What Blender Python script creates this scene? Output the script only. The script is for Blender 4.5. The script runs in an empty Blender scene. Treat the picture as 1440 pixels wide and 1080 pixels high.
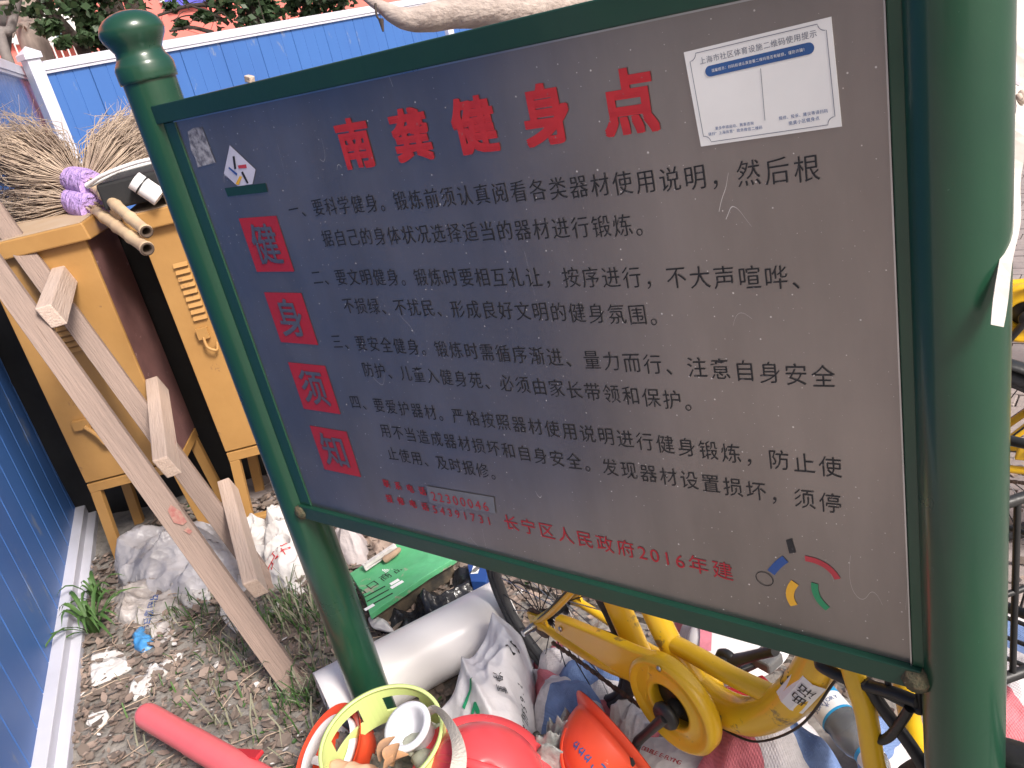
import bpy, bmesh, math, random
from mathutils import Vector, Matrix, noise
R = math.radians
rnd = random.Random(7)
sc = bpy.context.scene
C = sc.collection

# ------------------------------------------------------------------ camera, sky, sun, exposure
cam_d = bpy.data.cameras.new('camera'); cam = bpy.data.objects.new('camera', cam_d); C.objects.link(cam)
sc.camera = cam
cam_d.sensor_width = 36.0; cam_d.lens = 36.0 * 1190 / 1440
cam_d.clip_start = 0.02; cam_d.clip_end = 600
AX = Vector((.78174446, .58676356, -.21114951)); AY = Vector((.07827375, -.42824835, -.90026472)); AZ = Vector((-.61866697, .6872495, -.38070896))
mw = Matrix((( AX.x, -AY.x, -AZ.x), (AX.y, -AY.y, -AZ.y), (AX.z, -AY.z, -AZ.z))).to_4x4()
mw.translation = Vector((0, 0, 1.75))
cam.matrix_world = mw

SUN = Vector((.71, -.12, .69)).normalized()
world = bpy.data.worlds.new('World'); sc.world = world; world.use_nodes = True
wn = world.node_tree.nodes; wl = world.node_tree.links
sky = wn.new('ShaderNodeTexSky'); sky.sky_type = 'NISHITA'; sky.sun_disc = False
sky.sun_elevation = math.asin(SUN.z); sky.sun_rotation = math.atan2(SUN.x, SUN.y)
sky.dust_density = 5.0; sky.air_density = 1.0; sky.ozone_density = 1.0
bg = wn['Background']; bg.inputs['Strength'].default_value = 0.12
wl.new(sky.outputs[0], bg.inputs['Color'])
sd = bpy.data.lights.new('sun', 'SUN'); sun = bpy.data.objects.new('sun', sd); C.objects.link(sun)
sd.energy = 3.3; sd.angle = R(14); sd.color = (1.0, .95, .9)
sun.rotation_euler = SUN.to_track_quat('Z', 'Y').to_euler(); sun.location = (0, 0, 8)
sc.view_settings.view_transform = 'Standard'; sc.view_settings.look = 'None'
sc.view_settings.exposure = 0.52; sc.view_settings.gamma = 1.0; sc.view_settings.use_curve_mapping = False

# ------------------------------------------------------------------ materials
def new_mat(name):
    m = bpy.data.materials.new(name); m.use_nodes = True
    return m, m.node_tree.nodes, m.node_tree.links, m.node_tree.nodes['Principled BSDF']
def mat(name, col, rough=.6, metal=0., col2=None, ns=6., sharp=.5, bump=0., bs=60., dirt=None, ds=40., dt=.62, stretch=(1, 1, 1), coat=0., trans=0., rvar=.12, ior=1.45, alpha=1., rot=None, crinkle=0., cs=26.):
    m, n, l, p = new_mat(name)
    tc = n.new('ShaderNodeTexCoord'); mp = n.new('ShaderNodeMapping'); mp.inputs['Scale'].default_value = stretch
    if rot is not None:
        m0 = n.new('ShaderNodeMapping'); m0.inputs['Rotation'].default_value = rot; l.new(tc.outputs['Object'], m0.inputs[0]); l.new(m0.outputs[0], mp.inputs[0])
    else: l.new(tc.outputs['Object'], mp.inputs[0])
    p.inputs['Roughness'].default_value = rough; p.inputs['Metallic'].default_value = metal; p.inputs['IOR'].default_value = ior
    p.inputs['Coat Weight'].default_value = coat; p.inputs['Coat Roughness'].default_value = .12
    p.inputs['Transmission Weight'].default_value = trans; p.inputs['Alpha'].default_value = alpha
    if col2 is None: col2 = tuple(c * .72 for c in col)
    nz = n.new('ShaderNodeTexNoise'); nz.inputs['Scale'].default_value = ns; nz.inputs['Detail'].default_value = 6; nz.inputs['Roughness'].default_value = .62
    l.new(mp.outputs[0], nz.inputs['Vector'])
    cr = n.new('ShaderNodeValToRGB'); w = .5 * (1 - sharp) * .6 + .03
    cr.color_ramp.elements[0].position = .5 - w; cr.color_ramp.elements[1].position = .5 + w
    cr.color_ramp.elements[0].color = (*col2, 1); cr.color_ramp.elements[1].color = (*col, 1)
    l.new(nz.outputs['Fac'], cr.inputs[0]); out = cr.outputs[0]
    if dirt is not None:
        n2 = n.new('ShaderNodeTexNoise'); n2.inputs['Scale'].default_value = ds; n2.inputs['Detail'].default_value = 5; n2.inputs['Roughness'].default_value = .7
        l.new(mp.outputs[0], n2.inputs['Vector'])
        c2 = n.new('ShaderNodeValToRGB'); c2.color_ramp.elements[0].position = dt; c2.color_ramp.elements[1].position = dt + .06
        l.new(n2.outputs['Fac'], c2.inputs[0])
        mx = n.new('ShaderNodeMix'); mx.data_type = 'RGBA'; mx.inputs['B'].default_value = (*dirt, 1)
        l.new(c2.outputs[0], mx.inputs['Factor']); l.new(out, mx.inputs['A']); out = mx.outputs['Result']
    l.new(out, p.inputs['Base Color'])
    if rvar:
        mr = n.new('ShaderNodeMapRange'); mr.inputs['To Min'].default_value = max(.02, rough - rvar); mr.inputs['To Max'].default_value = min(1, rough + rvar)
        l.new(nz.outputs['Fac'], mr.inputs['Value']); l.new(mr.outputs[0], p.inputs['Roughness'])
    if bump:
        nb = n.new('ShaderNodeTexNoise'); nb.inputs['Scale'].default_value = bs; nb.inputs['Detail'].default_value = 5
        l.new(mp.outputs[0], nb.inputs['Vector'])
        b = n.new('ShaderNodeBump'); b.inputs['Strength'].default_value = bump; b.inputs['Distance'].default_value = .01
        l.new(nb.outputs['Fac'], b.inputs['Height']); l.new(b.outputs[0], p.inputs['Normal'])
    if crinkle: crinkles(n, l, p, tc, crinkle, cs)
    return m
def crinkles(n, l, p, tc, strength, scale):
    prev = p.inputs['Normal'].links[0].from_socket if p.inputs['Normal'].links else None
    wz = n.new('ShaderNodeTexNoise'); wz.inputs['Scale'].default_value = scale * .3; wz.inputs['Detail'].default_value = 2; l.new(tc.outputs['Object'], wz.inputs['Vector'])
    vm = n.new('ShaderNodeMix'); vm.data_type = 'RGBA'; vm.blend_type = 'LINEAR_LIGHT'; vm.inputs['Factor'].default_value = .06; l.new(tc.outputs['Object'], vm.inputs['A']); l.new(wz.outputs['Color'], vm.inputs['B'])
    for k, (sc_, st_) in enumerate(((scale, .012), (scale * 2.7, .005))):
        v = n.new('ShaderNodeTexVoronoi'); v.inputs['Scale'].default_value = sc_; l.new(vm.outputs['Result'], v.inputs['Vector'])
        b = n.new('ShaderNodeBump'); b.inputs['Strength'].default_value = strength; b.inputs['Distance'].default_value = st_; l.new(v.outputs['Distance'], b.inputs['Height'])
        if prev is not None: l.new(prev, b.inputs['Normal'])
        prev = b.outputs[0]
    l.new(prev, p.inputs['Normal'])
def stripe_mat(name, ang, period, phase, cols, weave=420., rough=.75):
    """woven plastic cloth with printed stripes; cols is a list of (position, colour)"""
    m, n, l, p = new_mat(name)
    tc = n.new('ShaderNodeTexCoord'); mp = n.new('ShaderNodeMapping'); mp.inputs['Rotation'].default_value = (0, 0, ang)
    l.new(tc.outputs['Object'], mp.inputs[0])
    nz = n.new('ShaderNodeTexNoise'); nz.inputs['Scale'].default_value = 5.; nz.inputs['Detail'].default_value = 3; l.new(tc.outputs['Object'], nz.inputs['Vector'])
    sx = n.new('ShaderNodeSeparateXYZ'); l.new(mp.outputs[0], sx.inputs[0])
    a = n.new('ShaderNodeMath'); a.operation = 'MULTIPLY_ADD'; a.inputs[1].default_value = .16; l.new(nz.outputs['Fac'], a.inputs[0]); l.new(sx.outputs['X'], a.inputs[2])
    b = n.new('ShaderNodeMath'); b.operation = 'MULTIPLY_ADD'; b.inputs[1].default_value = 1 / period; b.inputs[2].default_value = phase; l.new(a.outputs[0], b.inputs[0])
    fr = n.new('ShaderNodeMath'); fr.operation = 'FRACT'; l.new(b.outputs[0], fr.inputs[0])
    cr = n.new('ShaderNodeValToRGB'); cr.color_ramp.interpolation = 'CONSTANT'
    e = cr.color_ramp.elements; e[0].position = cols[0][0]; e[0].color = (*cols[0][1], 1); e[1].position = cols[1][0]; e[1].color = (*cols[1][1], 1)
    for q, c in cols[2:]:
        x = e.new(q); x.color = (*c, 1)
    l.new(fr.outputs[0], cr.inputs[0])
    g = n.new('ShaderNodeTexNoise'); g.inputs['Scale'].default_value = 14.; g.inputs['Detail'].default_value = 6; g.inputs['Roughness'].default_value = .7; l.new(tc.outputs['Object'], g.inputs['Vector'])
    mr = n.new('ShaderNodeMapRange'); mr.inputs['From Min'].default_value = .3; mr.inputs['From Max'].default_value = .6; mr.inputs['To Min'].default_value = .62; mr.inputs['To Max'].default_value = 1.; l.new(g.outputs['Fac'], mr.inputs['Value'])
    mx = n.new('ShaderNodeMix'); mx.data_type = 'RGBA'; mx.blend_type = 'MULTIPLY'; mx.inputs['Factor'].default_value = 1.
    l.new(cr.outputs[0], mx.inputs['A']); l.new(mr.outputs[0], mx.inputs['B']); l.new(mx.outputs['Result'], p.inputs['Base Color'])
    p.inputs['Roughness'].default_value = rough
    w1 = n.new('ShaderNodeTexWave'); w1.inputs['Scale'].default_value = weave / 6.28; w1.bands_direction = 'X'; l.new(mp.outputs[0], w1.inputs['Vector'])
    w2 = n.new('ShaderNodeTexWave'); w2.inputs['Scale'].default_value = weave / 6.28; w2.bands_direction = 'Y'; l.new(mp.outputs[0], w2.inputs['Vector'])
    ad = n.new('ShaderNodeMath'); l.new(w1.outputs['Fac'], ad.inputs[0]); l.new(w2.outputs['Fac'], ad.inputs[1])
    bp = n.new('ShaderNodeBump'); bp.inputs['Strength'].default_value = .35; bp.inputs['Distance'].default_value = .002
    l.new(ad.outputs[0], bp.inputs['Height']); l.new(bp.outputs[0], p.inputs['Normal'])
    crinkles(n, l, p, tc, .5, 13.)
    return m
def steel_mat():
    """worn brushed stainless sheet: grain, dust specks, smears and scratches"""
    m, n, l, p = new_mat('brushed_steel')
    tc = n.new('ShaderNodeTexCoord')
    mp = n.new('ShaderNodeMapping'); mp.inputs['Scale'].default_value = (260, 1, 2.5); l.new(tc.outputs['Object'], mp.inputs[0])
    gr = n.new('ShaderNodeTexNoise'); gr.inputs['Scale'].default_value = 3.; gr.inputs['Detail'].default_value = 4; l.new(mp.outputs[0], gr.inputs['Vector'])
    cl = n.new('ShaderNodeTexNoise'); cl.inputs['Scale'].default_value = 4.; cl.inputs['Detail'].default_value = 4; cl.inputs['Roughness'].default_value = .5; l.new(tc.outputs['Object'], cl.inputs['Vector'])
    # specks
    sw = n.new('ShaderNodeSeparateXYZ'); l.new(tc.outputs['Object'], sw.inputs[0]); cx = n.new('ShaderNodeCombineXYZ'); l.new(sw.outputs['X'], cx.inputs['X']); l.new(sw.outputs['Z'], cx.inputs['Y'])
    vo = n.new('ShaderNodeTexVoronoi'); vo.voronoi_dimensions = '2D'; vo.inputs['Scale'].default_value = 62.; l.new(cx.outputs[0], vo.inputs['Vector'])
    wn1 = n.new('ShaderNodeTexNoise'); wn1.inputs['Scale'].default_value = 300.; l.new(tc.outputs['Object'], wn1.inputs['Vector'])
    sepc = n.new('ShaderNodeSeparateColor'); l.new(vo.outputs['Color'], sepc.inputs[0])
    th = n.new('ShaderNodeMath'); th.operation = 'MULTIPLY'; th.inputs[1].default_value = .095; l.new(sepc.outputs[0], th.inputs[0])
    pw = n.new('ShaderNodeMath'); pw.operation = 'POWER'; pw.inputs[1].default_value = 2.6; l.new(sepc.outputs[1], pw.inputs[0])
    th2 = n.new('ShaderNodeMath'); th2.operation = 'MULTIPLY'; l.new(th.outputs[0], th2.inputs[0]); l.new(pw.outputs[0], th2.inputs[1])
    lt = n.new('ShaderNodeMath'); lt.operation = 'LESS_THAN'; l.new(vo.outputs['Distance'], lt.inputs[0]); l.new(th2.outputs[0], lt.inputs[1])
    # scratches: thin iso-lines of a warped noise, kept only here and there
    sm = n.new('ShaderNodeMapping'); sm.inputs['Scale'].default_value = (5.5, 1, 1.6); sm.inputs['Rotation'].default_value = (0, .5, 0); l.new(tc.outputs['Object'], sm.inputs[0])
    sn = n.new('ShaderNodeTexNoise'); sn.inputs['Scale'].default_value = 4.; sn.inputs['Detail'].default_value = 0.; l.new(sm.outputs[0], sn.inputs['Vector'])
    s1 = n.new('ShaderNodeMath'); s1.operation = 'SUBTRACT'; s1.inputs[1].default_value = .5; l.new(sn.outputs['Fac'], s1.inputs[0])
    s2 = n.new('ShaderNodeMath'); s2.operation = 'ABSOLUTE'; l.new(s1.outputs[0], s2.inputs[0])
    s3 = n.new('ShaderNodeMath'); s3.operation = 'LESS_THAN'; s3.inputs[1].default_value = .0011; l.new(s2.outputs[0], s3.inputs[0])
    g2 = n.new('ShaderNodeTexNoise'); g2.inputs['Scale'].default_value = 9.; g2.inputs['Detail'].default_value = 0; l.new(tc.outputs['Object'], g2.inputs['Vector'])
    s4 = n.new('ShaderNodeMath'); s4.operation = 'GREATER_THAN'; s4.inputs[1].default_value = .735; l.new(g2.outputs['Fac'], s4.inputs[0])
    s5 = n.new('ShaderNodeMath'); s5.operation = 'MULTIPLY'; l.new(s3.outputs[0], s5.inputs[0]); l.new(s4.outputs[0], s5.inputs[1])
    mxm = n.new('ShaderNodeMath'); mxm.operation = 'MAXIMUM'; l.new(lt.outputs[0], mxm.inputs[0]); l.new(s5.outputs[0], mxm.inputs[1])
    film = n.new('ShaderNodeMapRange'); film.inputs['From Min'].default_value = .35; film.inputs['From Max'].default_value = .75; film.inputs['To Min'].default_value = .10; film.inputs['To Max'].default_value = .26
    l.new(cl.outputs['Fac'], film.inputs['Value'])
    k = n.new('ShaderNodeMath'); k.operation = 'MULTIPLY'; k.inputs[1].default_value = .6; l.new(mxm.outputs[0], k.inputs[0])
    fac = n.new('ShaderNodeMath'); fac.operation = 'MAXIMUM'; l.new(film.outputs[0], fac.inputs[0]); l.new(k.outputs[0], fac.inputs[1])
    dust = n.new('ShaderNodeBsdfDiffuse'); dmx = n.new('ShaderNodeMix'); dmx.data_type = 'RGBA'; dmx.inputs['A'].default_value = (.27, .245, .235, 1); dmx.inputs['B'].default_value = (.85, .82, .8, 1); l.new(mxm.outputs[0], dmx.inputs['Factor']); l.new(dmx.outputs['Result'], dust.inputs['Color'])
    mix = n.new('ShaderNodeMixShader'); l.new(fac.outputs[0], mix.inputs[0]); l.new(p.outputs[0], mix.inputs[1]); l.new(dust.outputs[0], mix.inputs[2])
    l.new(mix.outputs[0], n['Material Output'].inputs[0])
    fg = n.new('ShaderNodeTexNoise'); fg.inputs['Scale'].default_value = 420.; fg.inputs['Detail'].default_value = 2; l.new(tc.outputs['Object'], fg.inputs['Vector'])
    fr = n.new('ShaderNodeMapRange'); fr.inputs['From Min'].default_value = .3; fr.inputs['From Max'].default_value = .7; fr.inputs['To Min'].default_value = .12; fr.inputs['To Max'].default_value = .42; l.new(fg.outputs['Fac'], fr.inputs['Value'])
    gm = n.new('ShaderNodeTexNoise'); gm.inputs['Scale'].default_value = 2.2; gm.inputs['Detail'].default_value = 5; gm.inputs['Roughness'].default_value = .6; gs = n.new('ShaderNodeMapping'); gs.inputs['Scale'].default_value = (2.4, 1, .7); l.new(tc.outputs['Object'], gs.inputs[0]); l.new(gs.outputs[0], gm.inputs['Vector'])
    gr2 = n.new('ShaderNodeMapRange'); gr2.inputs['From Min'].default_value = .35; gr2.inputs['From Max'].default_value = .68; gr2.inputs['To Min'].default_value = .82; gr2.inputs['To Max'].default_value = 1.12; l.new(gm.outputs['Fac'], gr2.inputs['Value'])
    vm2 = n.new('ShaderNodeVectorMath'); vm2.operation = 'SCALE'; vm2.inputs[0].default_value = (.30, .272, .262); l.new(gr2.outputs[0], vm2.inputs['Scale']); l.new(vm2.outputs[0], p.inputs['Base Color'])
    fm = n.new('ShaderNodeMath'); fm.operation = 'MULTIPLY_ADD'; fm.inputs[1].default_value = .35; l.new(fr.outputs[0], fm.inputs[0]); l.new(film.outputs[0], fm.inputs[2])
    fs_ = n.new('ShaderNodeMath'); fs_.operation = 'SUBTRACT'; fs_.inputs[1].default_value = .07; l.new(fm.outputs[0], fs_.inputs[0]); l.new(fs_.outputs[0], fac.inputs[0])
    p.inputs['Metallic'].default_value = 1.; p.inputs['Base Color'].default_value = (.275, .25, .242, 1)
    rr = n.new('ShaderNodeMapRange'); rr.inputs['To Min'].default_value = .27; rr.inputs['To Max'].default_value = .33; l.new(cl.outputs['Fac'], rr.inputs['Value']); l.new(rr.outputs[0], p.inputs['Roughness'])
    bp = n.new('ShaderNodeBump'); bp.inputs['Strength'].default_value = .12; bp.inputs['Distance'].default_value = .001
    l.new(gr.outputs['Fac'], bp.inputs['Height']); l.new(bp.outputs[0], p.inputs['Normal'])
    return m
def wood_mat(name, c1, c2, axis='x', stain=None, rot=None):
    st = (1.2, 18, 18) if axis == 'x' else (18, 18, 1.2)
    return mat(name, c1, .75, col2=c2, ns=5., sharp=.25, bump=.45, bs=9., stretch=st, dirt=stain, ds=1.6, dt=.66, rot=rot)

STEEL = steel_mat()
GREEN = mat('green_enamel', (.011, .060, .030), .3, col2=(.009, .045, .028), ns=3, coat=.4, dirt=(.10, .19, .16), ds=120, dt=.70, bump=.06, bs=25)
GREEN2 = mat('chipped_green_enamel', (.008, .046, .027), .42, col2=(.006, .034, .025), ns=3, coat=.2, dirt=(.16, .2, .17), ds=100, dt=.69, bump=.08, bs=40)
RUST = mat('weld_rust', (.12, .085, .05), .85, col2=(.05, .06, .035), ns=60, bump=.6, bs=120)
BLUE = mat('blue_coated_steel', (.045, .125, .36), .4, col2=(.05, .14, .39), ns=1.5, rvar=.05, dirt=(.15, .20, .33), ds=5, dt=.62, stretch=(1, 1, .45))
RAIL = mat('pale_grey_steel_trim', (.60, .60, .68), .45, col2=(.52, .52, .58), ns=4, dirt=(.33, .32, .31), ds=12, dt=.68)
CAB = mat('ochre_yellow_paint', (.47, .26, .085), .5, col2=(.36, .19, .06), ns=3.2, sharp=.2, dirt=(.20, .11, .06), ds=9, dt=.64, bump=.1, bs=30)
CABTOP = mat('pale_roof_top_paint', (.46, .35, .25), .65, col2=(.42, .29, .18), ns=7, dirt=(.35, .24, .16), ds=16, dt=.66)  # paler and less saturated than the door paint, for roof tops
CABSIDE = mat('shaded_side_paint', (.26, .13, .12), .6, col2=(.13, .065, .065), ns=4, dirt=(.45, .30, .3), ds=20, dt=.66)  # cabinet side: its shade and pinkish reflection are put into the colour
def rot_to_z(d): return Vector(d).normalized().rotation_difference(Vector((0, 0, 1))).to_euler()
WOOD = wood_mat('sawn_timber', (.31, .225, .185), (.22, .16, .13), 'z', rot=rot_to_z((-1.463, .0266, 2.35)), stain=(.2, .14, .11))
WOODX = wood_mat('pale_timber_block', (.56, .44, .37), (.46, .345, .28), 'z', stain=(.40, .2, .17), rot=rot_to_z((-.866, .5, .03)))
BLK = mat('black_plastic', (.014, .014, .016), .42, col2=(.03, .03, .03), ns=12, bump=.1)
RUB = mat('dusty_rubber', (.035, .037, .04), .8, col2=(.075, .075, .078), ns=20, bump=.3, bs=90)
YEL = mat('bicycle_yellow_paint', (.80, .50, .018), .33, col2=(.72, .42, .02), ns=5, coat=.35, dirt=(.26, .17, .05), ds=13, dt=.63)
CHROME = mat('dull_chrome', (.55, .55, .56), .3, 1., ns=10)
CHAIN = mat('rusty_chain', (.07, .05, .04), .6, .5, col2=(.16, .10, .07), ns=60)
WHITE = mat('white_plastic', (.82, .80, .80), .4, col2=(.76, .74, .73), ns=6)
PVC = mat('white_pvc', (.86, .83, .81), .32, col2=(.82, .78, .77), ns=3, dirt=(.45, .36, .3), ds=22, dt=.74)
PAPER = mat('dirty_white_paper', (.66, .63, .61), .85, col2=(.52, .49, .47), ns=8, crinkle=.6, cs=16, dirt=(.3, .25, .22), ds=13, dt=.66)
GREYSACK = mat('silver_grey_plastic_sack', (.52, .50, .52), .3, col2=(.40, .38, .39), ns=6, crinkle=1., cs=13, bump=.12, bs=30, dirt=(.25, .22, .21), ds=9, dt=.7)
DIRTYBAG = mat('muddy_translucent_bag', (.44, .41, .40), .4, col2=(.32, .28, .26), ns=9, crinkle=.8, cs=16, bump=.15, bs=40, dirt=(.2, .16, .14), ds=14, dt=.67)
BLACKBAG = mat('black_bin_liner', (.014, .014, .017), .2, col2=(.03, .03, .034), ns=8, crinkle=.9, cs=12, bump=.25, bs=45, dirt=(.22, .21, .21), ds=16, dt=.68)
MATTBLK = mat('shade_and_crate_black', (.018, .018, .019), .8, col2=(.03, .03, .031), ns=4, bump=.2, bs=8)  # black of the crate, and of the shade painted in behind the cabinets
WHITESACK = mat('white_woven_sack', (.78, .76, .78), .6, col2=(.68, .66, .69), ns=5, crinkle=.6, cs=9, bump=.1, bs=120, dirt=(.45, .42, .42), ds=10, dt=.7)
GBOX = mat('green_printed_card', (.07, .34, .14), .5, col2=(.12, .42, .21), ns=6, crinkle=.5, cs=9, dirt=(.36, .32, .25), ds=7, dt=.60)
CARD = mat('raw_cardboard', (.40, .28, .19), .9, col2=(.3, .2, .14), ns=12)
ORANGE = mat('orange_red_helmet_plastic', (.78, .085, .03), .35, col2=(.70, .07, .03), ns=5, dirt=(.72, .50, .42), ds=17, dt=.70)
REDP = mat('rosy_red_plastic', (.68, .06, .07), .3, col2=(.62, .07, .08), ns=4, dirt=(.75, .35, .33), ds=20, dt=.74)
PINK = mat('pinkish_red_tube', (.85, .14, .16), .35, col2=(.82, .17, .18), ns=5)
LIME = mat('lime_plastic', (.62, .74, .28), .45, col2=(.57, .69, .25), ns=5, dirt=(.5, .52, .3), ds=30, dt=.74)
RED = mat('red_print', (.50, .026, .034), .6, col2=(.42, .024, .034), ns=30, dirt=(.22, .19, .2), ds=75, dt=.64)
REDI = mat('worn_red_ink', (.42, .016, .03), .5, col2=(.32, .02, .035), ns=18, sharp=.2)
INK = mat('black_ink', (.010, .011, .014), .55, col2=(.022, .022, .026), ns=60, dirt=(.09, .088, .1), ds=130, dt=.60)
INKB = mat('blue_ink', (.04, .12, .34), .55)
STICK = mat('white_sticker', (.88, .88, .87), .45, col2=(.76, .76, .75), ns=3)
LILAC = mat('lilac_cloth_wrap', (.50, .34, .66), .8, col2=(.38, .25, .54), ns=14, bump=.5, bs=60, crinkle=.8, cs=30)
TWIG = mat('dry_twigs', (.56, .44, .33), .8, col2=(.26, .19, .15), ns=9, sharp=.5)
BAMB = mat('bamboo_cane', (.62, .46, .28), .5, col2=(.48, .34, .22), ns=9, dirt=(.25, .17, .12), ds=20, dt=.68)
SOIL = mat('damp_soil', (.29, .265, .24), .95, col2=(.16, .145, .13), ns=14, bump=1., bs=40, dirt=(.27, .24, .21), ds=45, dt=.62)
LAND = mat('pale_concrete_ground', (.37, .33, .30), .9, col2=(.28, .26, .25), ns=2, bump=.3, bs=30)
BRICK = mat('pale_paving_brick', (.34, .29, .27), .85, col2=(.25, .21, .2), ns=6, bump=.4, bs=50, dirt=(.15, .12, .1), ds=14, dt=.66)
LEAFD = mat('dead_leaves', (.22, .17, .14), .8, col2=(.12, .095, .08), ns=4, sharp=.3)
LEAFP = mat('pale_dead_leaves', (.34, .26, .215), .8, col2=(.22, .16, .13), ns=4)
GRASS = mat('grass_blades', (.075, .15, .035), .6, col2=(.04, .095, .025), ns=5)
STRAW = mat('dry_grass', (.30, .29, .2), .8, col2=(.2, .2, .14), ns=5)
LEAF = mat('tree_leaves', (.05, .09, .035), .5, col2=(.025, .05, .02), ns=1.5, sharp=.4)
BARKD = mat('dark_bark', (.075, .055, .045), .9, col2=(.035, .028, .025), ns=10, bump=1., bs=14, stretch=(3, 3, 1))
BARKP = mat('pale_bark', (.42, .33, .28), .85, col2=(.28, .22, .19), ns=5, bump=.6, bs=12, stretch=(3, 3, 1))
PEEL = mat('bare_pale_branch', (.50, .42, .37), .7, col2=(.30, .24, .21), ns=5, bump=.7, bs=12, stretch=(1, 6, 6), dirt=(.12, .09, .075), ds=7, dt=.66)
PLASTER = mat('salmon_red_plaster', (.70, .20, .17), .85, col2=(.62, .17, .14), ns=.8, bump=.1)
PLASTER2 = mat('greyish_pink_plaster', (.72, .57, .54), .85, col2=(.6, .46, .44), ns=.5)
GLASS = mat('dark_window_glass', (.06, .07, .08), .08)
WPAINT = mat('white_paint', (.78, .78, .76), .5, ns=3)
BLUEP = mat('blue_printed_film', (.05, .22, .50), .35, col2=(.08, .28, .55), ns=10, bump=.3, bs=30)
CLEAR = mat('clear_bottle_plastic', (.62, .64, .66), .08, trans=.85, ior=1.3, rvar=.02)
CLOTHB = mat('beige_webbing', (.55, .50, .44), .85, col2=(.42, .38, .33), ns=9, bump=.4, bs=160)
STONE = mat('pale_stone', (.42, .43, .34), .8, col2=(.30, .31, .24), ns=10)
GREYPAD = mat('slate_grey_foam', (.13, .19, .22), .85)
FOAM = mat('peach_foam', (.70, .42, .29), .85, col2=(.62, .33, .22), ns=12, bump=.3)

# ------------------------------------------------------------------ helpers
ORG = {}
class M:
    def __init__(s): s.v = []; s.f = []; s.sm = []
    def add(s, vs, fs, smooth=False):
        o = len(s.v); s.v += [tuple(v) for v in vs]; s.f += [tuple(i + o for i in f) for f in fs]; s.sm += [smooth] * len(fs); return s
    def box(s, c, size, rot=None):
        c = Vector(c); h = Vector(size) / 2
        vs = [Vector((x * h.x, y * h.y, z * h.z)) for x in (-1, 1) for y in (-1, 1) for z in (-1, 1)]
        if rot is not None: vs = [rot @ v for v in vs]
        return s.add([c + v for v in vs], [(0, 1, 3, 2), (4, 6, 7, 5), (0, 4, 5, 1), (2, 3, 7, 6), (0, 2, 6, 4), (1, 5, 7, 3)])
    def beam(s, a, b, side, w, h):
        """box from a to b; side is the direction of its width w, h the other way"""
        a, b = Vector(a), Vector(b); d = (b - a).normalized(); sd_ = Vector(side); sd_ = (sd_ - d * sd_.dot(d)).normalized(); u = d.cross(sd_)
        vs = [p + sd_ * (i * w / 2) + u * (j * h / 2) for p in (a, b) for i, j in ((-1, -1), (1, -1), (1, 1), (-1, 1))]
        return s.add(vs, [(0, 3, 2, 1), (4, 5, 6, 7), (0, 1, 5, 4), (1, 2, 6, 5), (2, 3, 7, 6), (3, 0, 4, 7)])
    def tube(s, pts, r, seg=10, cap=True, flat=None):
        pts = [Vector(p) for p in pts]; n = len(pts); rs = r if isinstance(r, (list, tuple)) else [r] * n
        vs = []; up = None
        for i, p in enumerate(pts):
            d = (pts[min(i + 1, n - 1)] - pts[max(i - 1, 0)]).normalized()
            if up is None: up = Vector((0, 0, 1)) if abs(d.z) < .9 else Vector((1, 0, 0))
            up = (up - d * up.dot(d)).normalized(); sd_ = d.cross(up)
            for k in range(seg):
                a = 2 * math.pi * k / seg; vs.append(p + (up * math.cos(a) * (flat or 1) + sd_ * math.sin(a)) * rs[i])
        fs = [(i * seg + k, i * seg + (k + 1) % seg, (i + 1) * seg + (k + 1) % seg, (i + 1) * seg + k) for i in range(n - 1) for k in range(seg)]
        s.add(vs, fs, True)
        if cap:
            s.add(vs[:seg], [tuple(range(seg))]); s.add(vs[-seg:], [tuple(reversed(range(seg)))])
        return s
    def lathe(s, prof, seg=32, mx=None, close=False):
        mx = mx or Matrix(); vs = []
        for r, z in prof:
            for k in range(seg):
                a = 2 * math.pi * k / seg; vs.append(mx @ Vector((r * math.cos(a), r * math.sin(a), z)))
        n = len(prof); rng = n if close else n - 1
        fs = [(i * seg + k, i * seg + (k + 1) % seg, ((i + 1) % n) * seg + (k + 1) % seg, ((i + 1) % n) * seg + k) for i in range(rng) for k in range(seg)]
        return s.add(vs, fs, True)
    def prism(s, poly, d):
        """poly: list of 3D points, d: extrusion vector"""
        d = Vector(d); a = [Vector(p) for p in poly]; n = len(a)
        s.add(a + [p + d for p in a], [tuple(range(n)), tuple(reversed(range(n, 2 * n)))] + [(i, (i + 1) % n, n + (i + 1) % n, n + i) for i in range(n)])
        return s
    def build(s, name, m, parent=None, label=None, cat=None, group=None, kind=None, bevel=0., seg=2, fix=True, org=None):
        me = bpy.data.meshes.new(name)
        o = bpy.data.objects.new(name, me); C.objects.link(o)
        og = ORG.get(parent.name, Vector((0, 0, 0))) if parent is not None else (Vector(org) if org is not None else Vector((0, 0, 0)))
        me.from_pydata([Vector(v) - og for v in s.v], [], s.f)
        me.polygons.foreach_set('use_smooth', s.sm); me.update()
        if fix:
            bm = bmesh.new(); bm.from_mesh(me); bmesh.ops.recalc_face_normals(bm, faces=bm.faces); bm.to_mesh(me); bm.free()
        me.materials.append(m)
        if parent is not None: o.parent = parent; ORG[o.name] = og
        else: o.location = og; ORG[o.name] = og
        if bevel:
            bv = o.modifiers.new('bevel', 'BEVEL'); bv.width = bevel; bv.segments = seg; bv.limit_method = 'ANGLE'; bv.angle_limit = R(40)
        tag(o, label, cat, group, kind)
        return o
def tag(o, label=None, cat=None, group=None, kind=None):
    for k, v in (('label', label), ('category', cat), ('group', group), ('kind', kind)):
        if v: o[k] = v
    return o
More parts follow.
